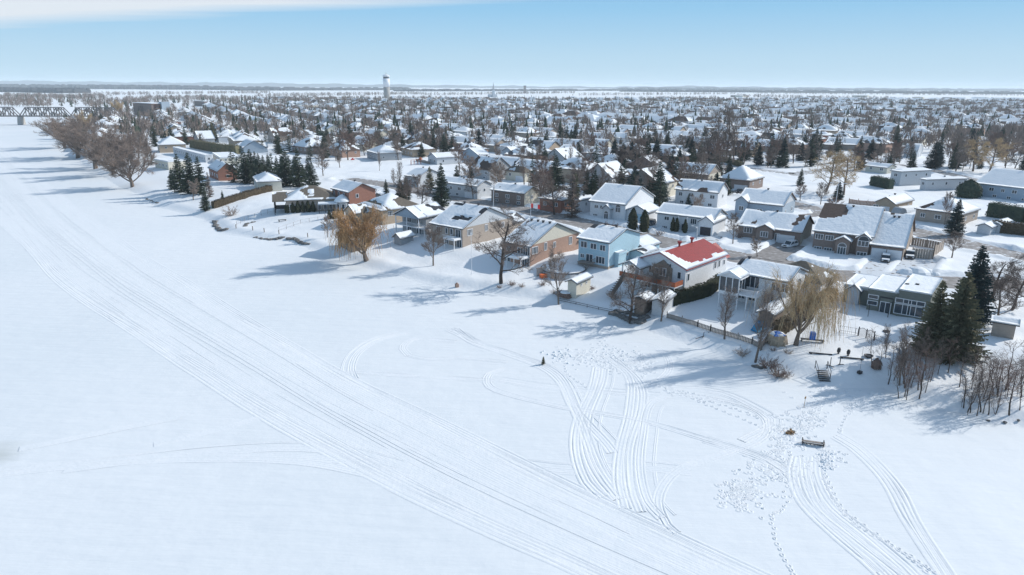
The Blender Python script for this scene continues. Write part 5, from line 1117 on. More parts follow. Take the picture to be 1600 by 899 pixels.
# brick apartment building with glazed stair end
r, LR, LL = place('building', 'brick apartment block with dark glazed balconies beyond the riverbank trees', (239, 182), 50, 210, 262, 'building')
part(r, 'wall', MB().box(3, LR, .5, LL, -1, 15), M['brick']); part(r, 'end_wall', MB().box(0, 2.9, 0, LL, -1, 14), M['brown_brick'])
part(r, 'roof', MB().box(-.2, LR + .2, .2, LL + .3, 15.01, 15.6), M['roofsnow'])
for i in range(5):
    part(r, 'balcony', MB().box(4, LR - 8, -1.4, .45, 1.5 + 2.9 * i, 2.7 + 2.9 * i), M['dark'])
part(r, 'stair_tower', MB().box(LR - 7, LR + 3, -3, 4, -1, 17), M['blue_grey'])
r, LR, LL = place('building', 'flat brown building behind the apartment block', (320, 167), 40, 298, 325, 'building'); part(r, 'wall', MB().box(0, LR, 0, LL, -1, 9), M['brown_brick']); part(r, 'roof', MB().box(-.3, LR + .3, -.3, LL + .3, 9.01, 9.5), M['roofsnow'])
# railway bridge
A = Vector(G(-130, 181, 9)); B = Vector(G(190, 181.5, 9)); d = (B - A).normalized(); Lb = (B - A).length; ab = math.atan2(d.y, d.x); kb = A.lerp(B, .5).length / 1067.
r = thing('railway_bridge', 'dark steel truss railway bridge crossing the frozen river', 'bridge', (A.x, A.y, 0), ab)
M['steel'] = mat('weathered_steel', (.24, .22, .21), (.18, .165, .16), .8); part(r, 'deck', MB().box(0, Lb, -2.5, 2.5, 8.2, 9.4), M['steel'])
nsp = 4; sl = Lb / nsp
for i in range(nsp):
    part(r, 'truss', (lambda mb: [mb.bar((i * sl + a_[0], sy, a_[1]), (i * sl + b_[0], sy, b_[1]), .5) for sy in (-2.6, 2.6) for a_, b_ in
      ([((1, 9.4), (sl * .15, 17.5)), ((sl * .15, 17.5), (sl * .85, 17.5)), ((sl * .85, 17.5), (sl - 1, 9.4))] + [((sl * (.15 + .1 * k_), 17.5 if k_ % 2 == 0 else 9.4), (sl * (.25 + .1 * k_), 9.4 if k_ % 2 == 0 else 17.5)) for k_ in range(7)] + [((sl * (.15 + .1 * k_), 9.4), (sl * (.15 + .1 * k_), 17.5)) for k_ in range(8)])] and mb)(MB()), M['steel'])
for i in range(nsp + 1): part(r, 'pier', MB().add([(i * sl - 2.4, -4, -2), (i * sl + 2.4, -4, -2), (i * sl + 2.4, 4, -2), (i * sl - 2.4, 4, -2), (i * sl - 1.6, -3, 8.2), (i * sl + 1.6, -3, 8.2), (i * sl + 1.6, 3, 8.2), (i * sl - 1.6, 3, 8.2)], [(0, 3, 2, 1), (4, 5, 6, 7), (0, 1, 5, 4), (1, 2, 6, 5), (2, 3, 7, 6), (3, 0, 4, 7)]), M['concrete'])
# street lamps and poles
def lamp(label, px, py, top, arms=1, ang=0.5):
    x, y, z = P(px, py); h = 5
    while proj(x, y, z + h)[1] > top and h < 40: h += .2
    r = thing('street_lamp', label, 'street lamp', (x, y, z - .3), ang, 'street lamps'); part(r, 'pole', MB().bar((0, 0, 0), (0, 0, h), .14, .09, 6), M['pale_grey'])
    for s in ([-1, 1] if arms == 2 else [-1]): part(r, 'arm', MB().bar((0, 0, h - .1), (s * 1.9, 0, h + .35), .07), M['pale_grey']); part(r, 'lamp_head', MB().box(s * 1.9 - .4, s * 1.9 + .4, -.15, .15, h + .25, h + .42), M['pale_grey'])
lamp('double armed grey street lamp beside the small park', 1302, 346, 287, 2, -.4)
lamp('plain pole lamp behind the snowy driveway of white bungalow', 1088, 382, 355, 1); lamp('lamp post at the edge of the street behind the red roof', 1087, 384, 358, 1, 1.2); lamp('tall dark lamp in front of the cream bungalow', 771, 325, 292, 1)
for i, (x_, y_, t_) in enumerate([(772, 318, 278), (826, 295, 268), (1265, 228, 200), (1392, 245, 225), (973, 190, 172), (1158, 214, 194), (1590, 205, 188)]):
    x, y, z = P(x_, y_); h = 6
    while proj(x, y, z + h)[1] > t_ and h < 40: h += .3
    r = thing('utility_pole', '%s wooden utility pole from the left' % nth([0, 1, 4, 5, 2, 3, 6][i]), 'utility pole', (x, y, z - .3), .6, 'utility poles'); part(r, 'pole', MB().bar((0, 0, 0), (0, 0, h), .16, .1, 6), M['greywood']); part(r, 'crossarm', MB().box(-1.1, 1.1, -.07, .07, h - .7, h - .5), M['greywood'])
x, y, z = P(1257, 228); r = thing('road_sign', 'bright orange road work sign by the far street', 'sign', (x, y, z), .2)
part(r, 'panel', MB().add([(0, 0, 1.2), (1.3, 0, 2.5), (0, 0, 3.8), (-1.3, 0, 2.5), (0, .1, 1.2), (1.3, .1, 2.5), (0, .1, 3.8), (-1.3, .1, 2.5)], [(0, 1, 2, 3), (7, 6, 5, 4), (0, 4, 5, 1), (1, 5, 6, 2), (2, 6, 7, 3), (3, 7, 4, 0)]), mat('orange_sign_paint', (.9, .16, .05), (.85, .14, .05), .4)); part(r, 'post', MB().bar((0, .2, 0), (0, .2, 3), .08), M['black'])
# flag on the brick house's chimney pole
x, y, z = P(829, 340); hf = 3
while proj(x, y, z + hf)[1] > 326: hf += .2
r = thing('flag', 'red and white flag flying above the brick house ridge', 'flag', (x, y, z), R(10)); part(r, 'pole', MB().bar((0, 0, 0), (0, 0, hf + 1), .06), M['trim'])
for i, mm in enumerate(['fr', 'fwh', 'fr']):
    if mm not in M: M[mm] = mat('flag_' + ('red' if mm == 'fr' else 'white'), (.75, .06, .05) if mm == 'fr' else (.85, .85, .85), None, .7)
    mb = MB(); n = 5; x0 = [.1, .8, 2.2][i]; x1 = [.8, 2.2, 2.9][i]; vs = []
    for k in range(n + 1): xx = x0 + (x1 - x0) * k / n; yy = .18 * math.sin(xx * 3.2); zz = hf - .25 * xx * .8; vs += [(xx, yy, zz), (xx, yy, zz + 1.3)]
    part(r, 'flag_band', mb.add(vs, [(2 * k, 2 * k + 2, 2 * k + 3, 2 * k + 1) for k in range(n)]), M[mm])

# vehicles
def car(label, px, py, a, bodym, snow=0, kind='suv', group='parked vehicles', name='parked_car', cat='car'):
    x, y, z = P(px, py); r = thing(name, label, cat, (x, y, max(z, ZL - .3)), R(a), group)
    L, Wd = (5.6, 2.0) if kind == 'pickup' else (4.7, 1.9); y0, y1 = -Wd / 2, Wd / 2; bb = MB()
    h1 = .95 if kind != 'pickup' else 1.1
    bb.prism([(0, .35), (L, .35), (L, h1 - .05), (L * .97, h1), (L * .04, h1 * .88), (0, h1 * .75)], y0, y1); part(r, 'body', bb, bodym)
    if kind == 'pickup': cab = [(L * .25, h1), (L * .34, 1.75), (L * .58, 1.78), (L * .63, h1)]
    elif kind == 'suv': cab = [(L * .22, h1 - .08), (L * .36, 1.58), (L * .86, 1.6), (L * .97, h1)]
    else: cab = [(L * .25, h1 - .08), (L * .4, 1.42), (L * .72, 1.42), (L * .9, h1)]
    part(r, 'cabin_glass', MB().prism(cab, y0 + .12, y1 - .12), M['glass'])
    c0, c1 = cab[1], cab[2]; part(r, 'car_roof', MB().box(c0[0] - .03, c1[0] + .05, y0 + .1, y1 - .1, c0[1] - .02, c0[1] + .06), bodym)
    pl = MB()
    for sy in (y0 + .08, y1 - .14):
        for a_, b_ in ((cab[0], cab[1]), (cab[3], cab[2])): pl.bar((a_[0], sy + .03, a_[1]), (b_[0], sy + .03, b_[1]), .07)
        mx_ = (cab[1][0] + cab[2][0]) / 2; pl.bar((mx_, sy + .03, h1), (mx_, sy + .03, cab[1][1]), .05)
    part(r, 'pillars', pl, bodym)
    for xx in (L * .18, L * .8):
        for sy in (y0 + .02, y1 - .24):
            t = MB().lathe([(.34, 0), (.36, .11), (.34, .22)], 12); w_ = MB().add([(p[0] + xx, p[2] + sy, p[1] + .36) for p in t.v], t.f); wo = part(r, 'wheel', w_, M['black']); t = MB().lathe([(.19, -.01), (.19, .23)], 8); link('rim', MB().add([(p[0] + xx, p[2] + sy, p[1] + .36) for p in t.v], t.f).mesh('rim', M['pale_grey']), wo)
    for sy in (y0 + .15, y1 - .5): part(r, 'headlight', MB().box(-.03, .1, sy, sy + .35, .62, .78), M['trim'])
    part(r, 'grille', MB().box(-.02, .05, y0 + .55, y1 - .55, .5, .78), M['black']); part(r, 'windscreen_trim', MB().box(L - .05, L + .03, y0 + .1, y1 - .1, .45, .6), M['black'])
    if kind == 'pickup': part(r, 'cargo_bed', MB().box(L * .66, L * .97, y0 + .12, y1 - .12, h1 - .02, h1 + .06), M['roofsnow'] if snow else M['black']); part(r, 'tailgate', MB().box(L * .955, L * 1.0, y0 + .05, y1 - .05, h1 - .2, h1 + .14), bodym)
    if snow: part(r, 'snow_cover', MB().prism([(.1, h1 * .9), (L * .22, h1), (L * .22, h1 + .1), (.2, h1 + .02)], y0 + .15, y1 - .15).prism([(c0[0], c0[1] + .06), (c1[0], c0[1] + .06), (c1[0] - .1, c0[1] + .22), (c0[0] + .1, c0[1] + .22)], y0 + .15, y1 - .15), M['roofsnow'])
cw = mat('white_car_paint', (.78, .79, .8), (.75, .76, .78), .25, spec=.5); cd = mat('dark_grey_car_paint', (.09, .095, .105), (.08, .085, .09), .25, spec=.5); cb = mat('black_car_paint', (.03, .032, .036), (.04, .04, .045), .25, spec=.5)
car('white SUV parked on the dark driveway', 1226, 388, 38, cw); car('grey car with snow on its roof before the garage doors', 1383, 412, 62, cd, 1); car('black pickup truck with snowy bonnet beside the tall fence', 1421, 407, 62, cb, 1, 'pickup', name='pickup_truck', cat='truck')
car('dark car parked beside the white bungalow and cedars', 1012, 354, 60, cb, 0); car('dark car on the driveway of the taupe hip roofed house', 1153, 303, 60, cb, 0, 'sedan')

# ------------------------------------------------------------------ yard things
def fence_run(label, pts, h, m, board=.14, gap=.03, posts=True, name='fence', openf=False, thick=.04):
    W = [P(*p) for p in pts]; o0 = Vector(W[0]); r = thing(name, label, 'fence', tuple(o0)); mbs = {}; n = 0
    plank = MB().box(-board / 2, board / 2, -thick / 2, thick / 2, 0, h).mesh('board', m)
    for i in range(len(W) - 1):
        a = Vector(W[i]) - o0; b = Vector(W[i + 1]) - o0; L = Vector((b.x - a.x, b.y - a.y)).length; k = max(1, int(L / (board + gap))); ang_ = math.atan2(b.y - a.y, b.x - a.x)
        for j in range(k):
            q = a.lerp(b, (j + .5) / k); link('board', plank, r, (q.x, q.y, Tz(q.x + o0.x, q.y + o0.y) - o0.z - .25), ang_); n += 1
        rl = MB()
        for zz in (.35, h * .8): rl.bar(a + Vector((0, 0, zz - .2)), b + Vector((0, 0, zz - .2)), .05)
        part(r, 'rail', rl, m)
        kp = max(1, int(L / 2.6))
        for j in range(kp + 1):
            q = a.lerp(b, j / kp); part(r, 'post', MB().box(q.x - .07, q.x + .07, q.y - .07, q.y + .07, q.z - .6, q.z + h + .1), m)
    return r
fence_run('weathered board fence along the top of the riverbank', [(1042, 497), (1090, 511), (1110, 518), (1175, 538), (1190, 547)], 1.15, M['greywood'], .22, .06)
fence_run('tall beige board fence behind the double garage', [(1424, 403), (1457, 406)], 2.6, M['beige'], .5, .04); fence_run('tall beige board fence running back from the corner', [(1457, 406), (1473, 390)], 2.6, M['beige'], .5, .04)
fence_run('beige back fence parallel to the upper street', [(1424, 383), (1470, 391)], 2.2, M['beige'], .5, .04)
fence_run('dark board fence below the tan willow hedge', [(1188, 548), (1207, 524)], 1.5, M['wood'], .2, .04)
fence_run('pinkish board fence beyond the small park', [(1326, 318), (1370, 322)], 1.8, M['light_brick'], .4, .04)
fence_run('low grey fence beside the yellow tan bungalow', [(650, 252), (672, 257)], 1.6, M['greywood'], .4, .04)
def wire_fence(label, pts, h=1.1, m='black', r_=.025, step=2.2, posts=None):
    W = [P(*p) for p in pts]; o0 = Vector(W[0]); r = thing('fence', label, 'fence', tuple(o0)); rl = MB()
    for i in range(len(W) - 1):
        a = Vector(W[i]) - o0; b = Vector(W[i + 1]) - o0; L = (b - a).length; k = max(1, int(L / step))
        for zz in (h * .3, h): rl.bar(a + Vector((0, 0, zz)), b + Vector((0, 0, zz)), r_)
        for j in range(k + 1): q = a.lerp(b, j / k); part(r, 'post', MB().bar(q + Vector((0, 0, -.4)), q + Vector((0, 0, h + .05)), .045), M[m])
        if posts:
            for j in range(int(L / posts)): q = a.lerp(b, j * posts / L); rl.bar(q, q + Vector((0, 0, h)), .014)
    part(r, 'rail', rl, M[m]); return r
wire_fence('black iron fence above the river stairs', [(1312, 519), (1336, 523), (1340, 524)], posts=.3); wire_fence('black iron fence right of the arched gate', [(1366, 533), (1400, 547)], posts=.3)
W0 = Vector(P(1341, 525)); W1 = Vector(P(1365, 532)); r = thing('garden_gate', 'double arched black iron garden gate in the fence', 'gate', tuple(W0)); dv = W1 - W0
for j in range(3): q = dv * (j / 2); part(r, 'post', MB().bar(q + Vector((0, 0, -.4)), q + Vector((0, 0, 1.6)), .09), M['black'])
for j in range(2):
    mb = MB(); pr = None
    for s in range(9):
        f = s / 8; q = dv * ((j + f) / 2) + Vector((0, 0, 1.2 + .35 * math.sin(math.pi * f)))
        if pr: mb.bar(pr, q, .04)
        if 0 < s < 8: mb.bar(dv * ((j + f) / 2), q, .02)
        pr = q
    part(r, 'gate_leaf', mb, M['black'])
wire_fence('thin black fence at the foot of the cream shed', [(872, 470), (900, 476), (935, 484), (960, 489)], .5, r_=.05); wire_fence('thin wire fence around the stepped lawn on the left', [(370, 352), (388, 343), (428, 331), (450, 327)], 1.2, 'greywood', .02)
wire_fence('thin wire fence crossing the lawn below the long bungalow', [(436, 362), (470, 350), (510, 343)], 1.2, 'greywood', .02)
for i, (x_, y_) in enumerate([(369, 357), (395, 360), (413, 363), (436, 366), (481, 371)]):
    x, y, z = P(x_, y_); tag(link('fence_post', MB().bar((0, 0, -.3), (0, 0, 1.2), .12, .12, 6).mesh('fence_post', M['wood']), None, (x, y, z)), '%s lone wooden post from the left on the stepped lawn' % nth(i), 'post', 'lone posts on the stepped lawn')
# rocks: each stone its own object
rk = random.Random(8); stones = []
for i in range(5):
    mb = MB(); mb.lathe([(.3, -.3), (.55, -.1), (.6, .15), (.42, .4), (.12, .5)], 7); mb.v = [(x * rk.uniform(.8, 1.25), y * rk.uniform(.7, 1.2), z * rk.uniform(.8, 1.15)) for x, y, z in mb.v]; stones.append(mb.mesh('stone', M['stone']))
def rocks(label, pts, n, s=(.5, 1.1), nm_='retaining_wall'):
    W = [Vector(P(*p)) for p in pts]; r = thing(nm_, label, 'stone wall', tuple(W[0]))
    for i in range(n):
        t = (i + rk.random() * .6) / n * (len(W) - 1); k = min(int(t), len(W) - 2); q = W[k].lerp(W[k + 1], t - k) - W[0]; sc_ = rk.uniform(*s)
        o = link('stone', rk.choice(stones), r, (q.x + rk.gauss(0, .2), q.y + rk.gauss(0, .2), q.z - .05), rk.uniform(0, 6), (sc_ * 1.3, sc_, sc_ * .8))
rocks('curved dry stone wall at the river edge below the stepped lawn', [(335, 346), (339, 356), (346, 361), (355, 359)], 26, (.8, 1.5)); rocks('low stone edging, left of the lawn steps', [(396, 371), (415, 374), (425, 375)], 12); rocks('stone edging in the middle of the lawn shore', [(428, 374), (443, 371)], 10); rocks('stone edging right along the lawn shore', [(450, 373), (462, 374), (470, 380), (484, 382)], 18, (.7, 1.2))
rocks('short stone terrace on the stepped lawn', [(380, 354), (388, 349), (400, 347)], 9); rocks('fallen stones on the bank by the riverside trees', [(228, 310), (240, 316), (248, 318)], 9, (.6, 1.2))
rocks('stone terraces under the bare tree beside the brown shed', [(955, 488), (975, 497), (992, 503), (1003, 503), (1010, 494)], 46, (.7, 1.3)); rocks('upper stone terrace beside the brown shed', [(962, 485), (985, 490), (1004, 497)], 24, (.5, .9)); rocks('dark boulders at the lower right shore', [(1535, 655), (1560, 662), (1600, 652)], 4, (.3, .5)); rocks('rocks showing at the foot of the thin tree bank', [(1176, 572), (1190, 575)], 5, (.5, .9))
# pool
x, y, z = P(884, 437); x2 = P(917, 425)[0]; r = thing('swimming_pool', 'round above-ground pool full of snow beside the blue house', 'pool', (x - .2, y + 4.8, z))
pr_ = 5.0; part(r, 'pool_wall', MB().lathe([(pr_, -.6), (pr_, 1.2)], 28), M['pale_grey'], True); part(r, 'rim', MB().lathe([(pr_ + .12, 1.2), (pr_ + .12, 1.32), (pr_ - .1, 1.33)], 28), M['black']); part(r, 'snow_cover', MB().lathe([(pr_ - .12, 1.2), (pr_ - .15, 1.4), (pr_ * .7, 1.52), (pr_ * .2, 1.56)], 28), M['snow'], True)
for k in range(14): a_ = k * 2 * math.pi / 14; part(r, 'pool_post', MB().box(-.06, .06, -.06, .06, -.5, 1.2), M['white']).location = ((pr_ + .1) * math.cos(a_), (pr_ + .1) * math.sin(a_), 0)
r = thing('pool_deck', 'grey wooden pool deck with steps before the blue house', 'deck', P(922, 417), R(50)); part(r, 'deck_boards', MB().box(-1.5, 2.2, -1.2, 2.5, 1.0, 1.15), M['greywood'])
mb = MB()
for s in range(5): mb.box(-1.5 - .3 * s - .3, -1.5 - .3 * s, -1, 0, .8 - .2 * s, .86 - .2 * s)
part(r, 'steps', mb, M['greywood']); mb = MB()
for k in range(8): mb.box(-1.45 + k * .5, -1.4 + k * .5, -1.18, -1.12, 1.15, 2.0)
part(r, 'railing', mb.box(-1.5, 2.2, -1.2, -1.1, 2.0, 2.08), M['greywood'])
# small yard objects
def small(name, label, px, py, build, m, cat=None, rz=0.5, k=1.0):
    x, y, z = P(px, py); mb = MB(); build(mb); return tag(link(name, mb.mesh(name, m), None, (x, y, z), rz, k), label, cat or name.replace('_', ' '))
blue = mat('blue_plastic', (.03, .16, .55), (.02, .12, .45), .4); cyan = mat('cyan_tarp', (.02, .30, .55), (.02, .22, .45), .5); orange = mat('orange_paint', (.75, .18, .06), (.65, .15, .05), .6); straw = mat('straw', (.42, .27, .14), (.3, .18, .09), .9); red_ = mat('red_plastic', (.6, .05, .05), (.5, .04, .04), .5)
small('barrel', 'blue plastic barrel beside the round pool', 914, 434, lambda b: b.lathe([(.5, -.2), (.62, .3), (.62, .7), (.45, 1.05), (.1, 1.15)], 12), blue, 'barrel')
small('crate', 'orange crate by the wooden screen left of the pool', 849, 434, lambda b: b.box(-.7, .7, -.5, .5, 0, .7).box(-.75, .75, -.55, .55, .7, .78), orange, 'crate')
small('screen_panel', 'grey wooden screen posts left of the pool', 846, 431, lambda b: [b.box(-1.2 + k * .3, -1.0 + k * .3, 0, .08, -.2, 1.8) for k in range(8)] and b.box(-1.3, 1.4, -.05, .13, 1.7, 1.85), M['greywood'], 'screen')
small('planter_box', 'rusty orange box standing alone on the bank', 714, 449, lambda b: b.box(-.45, .45, -.45, .45, -.2, 1.0).lathe([(.5, 1.0), (.2, 1.35)], 8), M['light_brick'], 'box', k=.75)
small('flagpole', 'slender white pole on the snowy bank', 737, 429, lambda b: b.bar((0, 0, 0), (0, 0, 9.2), .06, .04, 6).lathe([(.15, 9.1), (.18, 9.4), (.05, 9.55)], 6), M['trim'], 'pole')
r = thing('log_pile', 'snow topped brown woodpile beside the cream shed', 'woodpile', P(884, 464), R(50))
for i in range(26): part(r, 'log', MB().bar((-1.0, 0, 0), (1.0, 0, 0), .17, .15, 7), M['twig_red']).location = (rk.uniform(-.1, .1), -1.3 + (i % 9) * .34 + (i // 9) * .17, .15 + (i // 9) * .33)
part(r, 'snow_cap', MB().lathe([(1.2, .95), (1.0, 1.15), (.2, 1.22)], 10), M['roofsnow'], True)
def tarp(b): b.add([(-1.4, -.8, 0), (1.4, -.8, 0), (1.4, .8, 0), (-1.4, .8, 0), (-1.0, -.3, 1.1), (1.1, -.2, .9), (.9, .3, 1.0), (-.9, .35, 1.15)], [(0, 1, 5, 4), (1, 2, 6, 5), (2, 3, 7, 6), (3, 0, 4, 7), (4, 5, 6, 7)])
small('tarpaulin', 'cyan tarpaulin bundle against the tan shed, upper one', 1191, 511, tarp, cyan, 'tarp', .4); small('tarpaulin', 'cyan tarpaulin bundle against the tan shed, lower one', 1187, 516, tarp, cyan, 'tarp', .5)
x, y, z = P(1213, 536); r = thing('play_house', 'round log play house with blue tarp on top', 'play house', (x, y, z), .3); part(r, 'wall', MB().lathe([(1.5, -.3), (1.7, .8), (1.3, 1.5)], 8), M['tan'])
part(r, 'tarp', MB().add([(-1.2, -.9, 1.55), (.9, -1.1, 1.5), (1.2, .5, 1.6), (-.3, 1.1, 1.6), (0, 0, 2.1)], [(0, 1, 4), (1, 2, 4), (2, 3, 4), (3, 0, 4)]), blue); part(r, 'snow_patch', MB().lathe([(1.25, 1.5), (.9, 1.75), (.1, 1.8)], 9, (.1, .1)), M['roofsnow'], True)
for k in range(9):
    a_ = k * .7; part(r, 'log', MB().bar((1.72 * math.cos(a_), 1.72 * math.sin(a_), -.2), (1.35 * math.cos(a_), 1.35 * math.sin(a_), 1.5), .14, .12, 6), M['tan'])
x, y, z = P(1269, 534); r = thing('swing_bench', 'low bench with blue cloth on the slope under the willow', 'bench', (x, y, z), -.3); part(r, 'seat', MB().box(-1.8, 1.8, -.3, .3, .3, .4), M['black']); part(r, 'blue_cloth', MB().box(-.5, .4, -.3, .4, .42, 1.5).box(-.4, .3, -.5, .2, 1.5, 1.7), blue)
for s in (-1.6, 1.6): part(r, 'leg', MB().box(s - .06, s + .06, -.3, .3, -.2, .3), M['black'])
# stairs down to the ice
x, y, z = P(1289, 597); r = thing('metal_stairs', 'black metal stairs descending from the bank to the ice', 'stairs', (x, y, z), R(-8))
for k in range(6): part(r, 'step', MB().box(-.8, .8, .35 * k, .35 * k + .28, .1 + .17 * k, .16 + .17 * k), M['black'])
for s in (-.85, .85): part(r, 'handrail', MB().bar((s, .6, .3), (s, .6, 1.5), .05).bar((s, 2.6, 1.0), (s, 2.6, 2.3), .05).bar((s, .6, 1.5), (s, 2.6, 2.3), .045).bar((s, .6, .7), (s, 2.6, 1.5), .035), M['black'])
part(r, 'crossbar', MB().bar((-.85, .6, .55), (.85, .6, .55), .06), M['black'])
for i, (x_, y_, lb) in enumerate([(1297, 572, 'left railing piece on the path above the metal stairs'), (1312, 570, 'right railing piece on the path above the metal stairs')]):
    x, y, z = P(x_, y_); r = thing('handrail', lb, 'railing', (x, y, z), .2 + i); part(r, 'post', MB().bar((0, 0, -.2), (0, 0, 1.4), .07), M['black']); part(r, 'rail', MB().bar((0, 0, .1), (-.5, .3, .1), .06).bar((0, 0, .05), (.3, -.6, 0), .06), M['black'])
for i, (x_, y_, lb) in enumerate([(1282, 554, 'dark pole lying on snow above the stairs'), (1331, 561, 'dark plank lying on the slope right of the stairs')]):
    small('plank', lb, x_, y_, lambda b: b.box(-1.7, 1.7, -.09, .09, .05, .22).box(-1.5, -1.3, -.15, .15, -.1, .06).box(1.3, 1.5, -.15, .15, -.1, .06), M['black'], 'plank', -.25)
for i, (x_, y_) in enumerate([(1310, 553), (1325, 556)]): small('chair', ['left black egg-shaped garden seat on the slope', 'right black egg-shaped garden seat on the slope'][i], x_, y_, lambda b: b.lathe([(.35, .05), (.1, .2), (.42, .35), (.5, .9), (.35, 1.3), (.1, 1.4)], 10, sy=.6), M['black'], 'seat', k=.75)
small('fire_pit', 'dark round fire pit ring on the slope', 1357, 558, lambda b: b.lathe([(.7, 0), (1.1, .35), (1.15, .5), (.9, .5), (.75, .35)], 14), M['black'], 'fire pit', k=.6); small('umbrella_base', 'black weight with a thin tall pole on the slope', 1343, 584, lambda b: b.box(-.4, .4, -.35, .35, 0, .55).bar((0, 0, .5), (.5, .4, 5.5), .03), M['black'], 'pole', k=.75)
small('net_post', 'dark post with cross arms before the olive house, left', 1356, 495, lambda b: b.bar((0, 0, 0), (0, 0, 2.4), .06).bar((-.7, 0, 2.4), (.9, 0, 2.4), .05), M['black'], 'clothes post'); small('net_post', 'dark clothes post before the olive house, right', 1387, 496, lambda b: b.bar((0, 0, 0), (0, 0, 2.6), .07).bar((-1.1, 0, 2.5), (1.1, 0, 2.75), .05), M['black'], 'clothes post')
small('garden_bed', 'dark edged oval bed in the snow by the olive house', 1385, 518, lambda b: b.lathe([(1.0, -.1), (1.05, .2), (.8, .2)], 12, sx=1.3), M['black'], 'planter', k=.5); small('broken_frame', 'black bent frame on the bank slope below the fence', 1098, 528, lambda b: b.bar((-1.6, 0, .1), (1.6, .3, .2), .07).bar((0, 0, 0), (.2, 0, 1.0), .06).bar((1.6, .3, .1), (1.6, .3, .7), .05), M['black'], 'frame')
small('snowboard_box', 'red and white play things on the snow behind the bungalow', 551, 250, lambda b: b.box(-.9, .9, -.4, .4, 0, .5).box(-.3, .3, -.3, .3, .5, 1.0), red_, 'toy')
r = thing('play_set', 'orange wooden play set beside the yellow tan bungalow', 'play set', P(650, 258), .5)
for s in (-2.6, -.9, .9, 2.6): part(r, 'leg', MB().bar((s, -.8, 0), (s, 0, 2.6), .1).bar((s, .8, 0), (s, 0, 2.6), .1), M['redwood'])
part(r, 'beam', MB().bar((-2.8, 0, 2.6), (2.8, 0, 2.6), .12), M['redwood']); part(r, 'tower_roof', MB().lathe([(1.4, 2.6), (.1, 3.9)], 4, (2.4, 0)), M['redwood'])
small('bench', 'dark stone bench on the left stepped lawn', 441, 346, lambda b: b.box(-1.2, 1.2, -.3, .3, .4, .55).box(-1.0, -.8, -.25, .25, -.2, .4).box(.8, 1.0, -.25, .25, -.2, .4), M['stone'], 'bench'); small('grill', 'covered dark grill on the patio of the long bungalow', 474, 332, lambda b: b.box(-.6, .6, -.35, .35, 0, .9).lathe([(.5, .9), (.45, 1.15), (.1, 1.25)], 8), M['wood'], 'grill')
def dishmesh(b): b.lathe([(.45, -.1), (.5, .25), (.3, .5)], 10)
small('snow_topped_table', 'round snow covered patio table by the brick bay', 518, 339, lambda b: b.lathe([(.8, .6), (.85, .75), (.5, 1.0), (.1, 1.05)], 12).bar((0, 0, -.2), (0, 0, .65), .1), M['roofsnow'], 'table')
r = thing('barn_mural', 'boundary wall', 'wall', P(1150, 262)); bpy.data.objects.remove(r)
small('garden_dome', 'dark arched tent frame beside the beige garage gable', 1404, 337, lambda b: b.prism([(math.cos(a_) * 1.7, math.sin(a_) * 2.6) for a_ in [math.pi * k / 8 for k in range(9)]], -1.5, 1.5), M['grey'], 'tent', .3)
small('car_shelter', 'long white arched snow covered shelter beside the beige garage', 1416, 331, lambda b: b.prism([(math.cos(a_) * 1.5, math.sin(a_) * 2.0) for a_ in [math.pi * k / 8 for k in range(9)]], -4.5, 4.5), M['snow'], 'shelter', -1.1)
small('snow_pile', 'ploughed snow heap at the street corner', 1432, 428, lambda b: [b.lathe([(r_, -.5), (r_ * .75, .4 * r_ * .5), (r_ * .4, .4 * r_), (r_ * .1, .47 * r_)], 11, (x_, y_), 1, .8) for x_, y_, r_ in ((0, 0, 3.4), (2.2, .6, 2.4), (-2.0, -.4, 2.6), (3.6, -.2, 1.6), (.8, 1.2, 2.6))], M['snow'], 'snow pile', -.2)
# things standing on the ice
x, y, z = P(1274, 697); r = thing('bench', 'dark metal bench standing on the river ice', 'bench', (x - .2, y + .3, .02), R(-17))
part(r, 'seat', MB().box(-1.3, 1.3, -.35, .05, .42, .5), M['greywood']); part(r, 'backrest', MB(), M['black'])
for s in (-1.2, 1.2): part(r, 'leg', MB().box(s - .05, s + .05, -.35, -.27, 0, .42).box(s - .05, s + .05, .08, .16, 0, .75).box(s - .05, s + .05, -.35, .1, .62, .68), M['black'])
part(r, 'shelf', MB().box(-1.25, 1.25, -.25, .0, .15, .2), M['black'])
small('straw_pile', 'small heap of tan branches beside the ice bench', 1234, 677, lambda b: leafcloud(b, 160, lambda g: (Vector((g.gauss(0, .5), g.gauss(0, .35), abs(g.gauss(.12, .12)))), Vector((g.gauss(0, 1), g.gauss(0, 1), 1)).normalized()), .3, random.Random(4)), straw, 'brush pile', k=.7)
small('marker_stake', 'thin yellow stake in the ice near the bench', 1256, 637, lambda b: b.bar((0, 0, 0), (.08, 0, 1.7), .035).box(-.1, .2, -.02, .02, 1.3, 1.6), straw, 'stake')
tree('spruce_bronze', 849, 570, 556, 'tiny reddish evergreen stuck in the ice by the cleared patch', name='small_tree', cat='tree', wide=1.1)

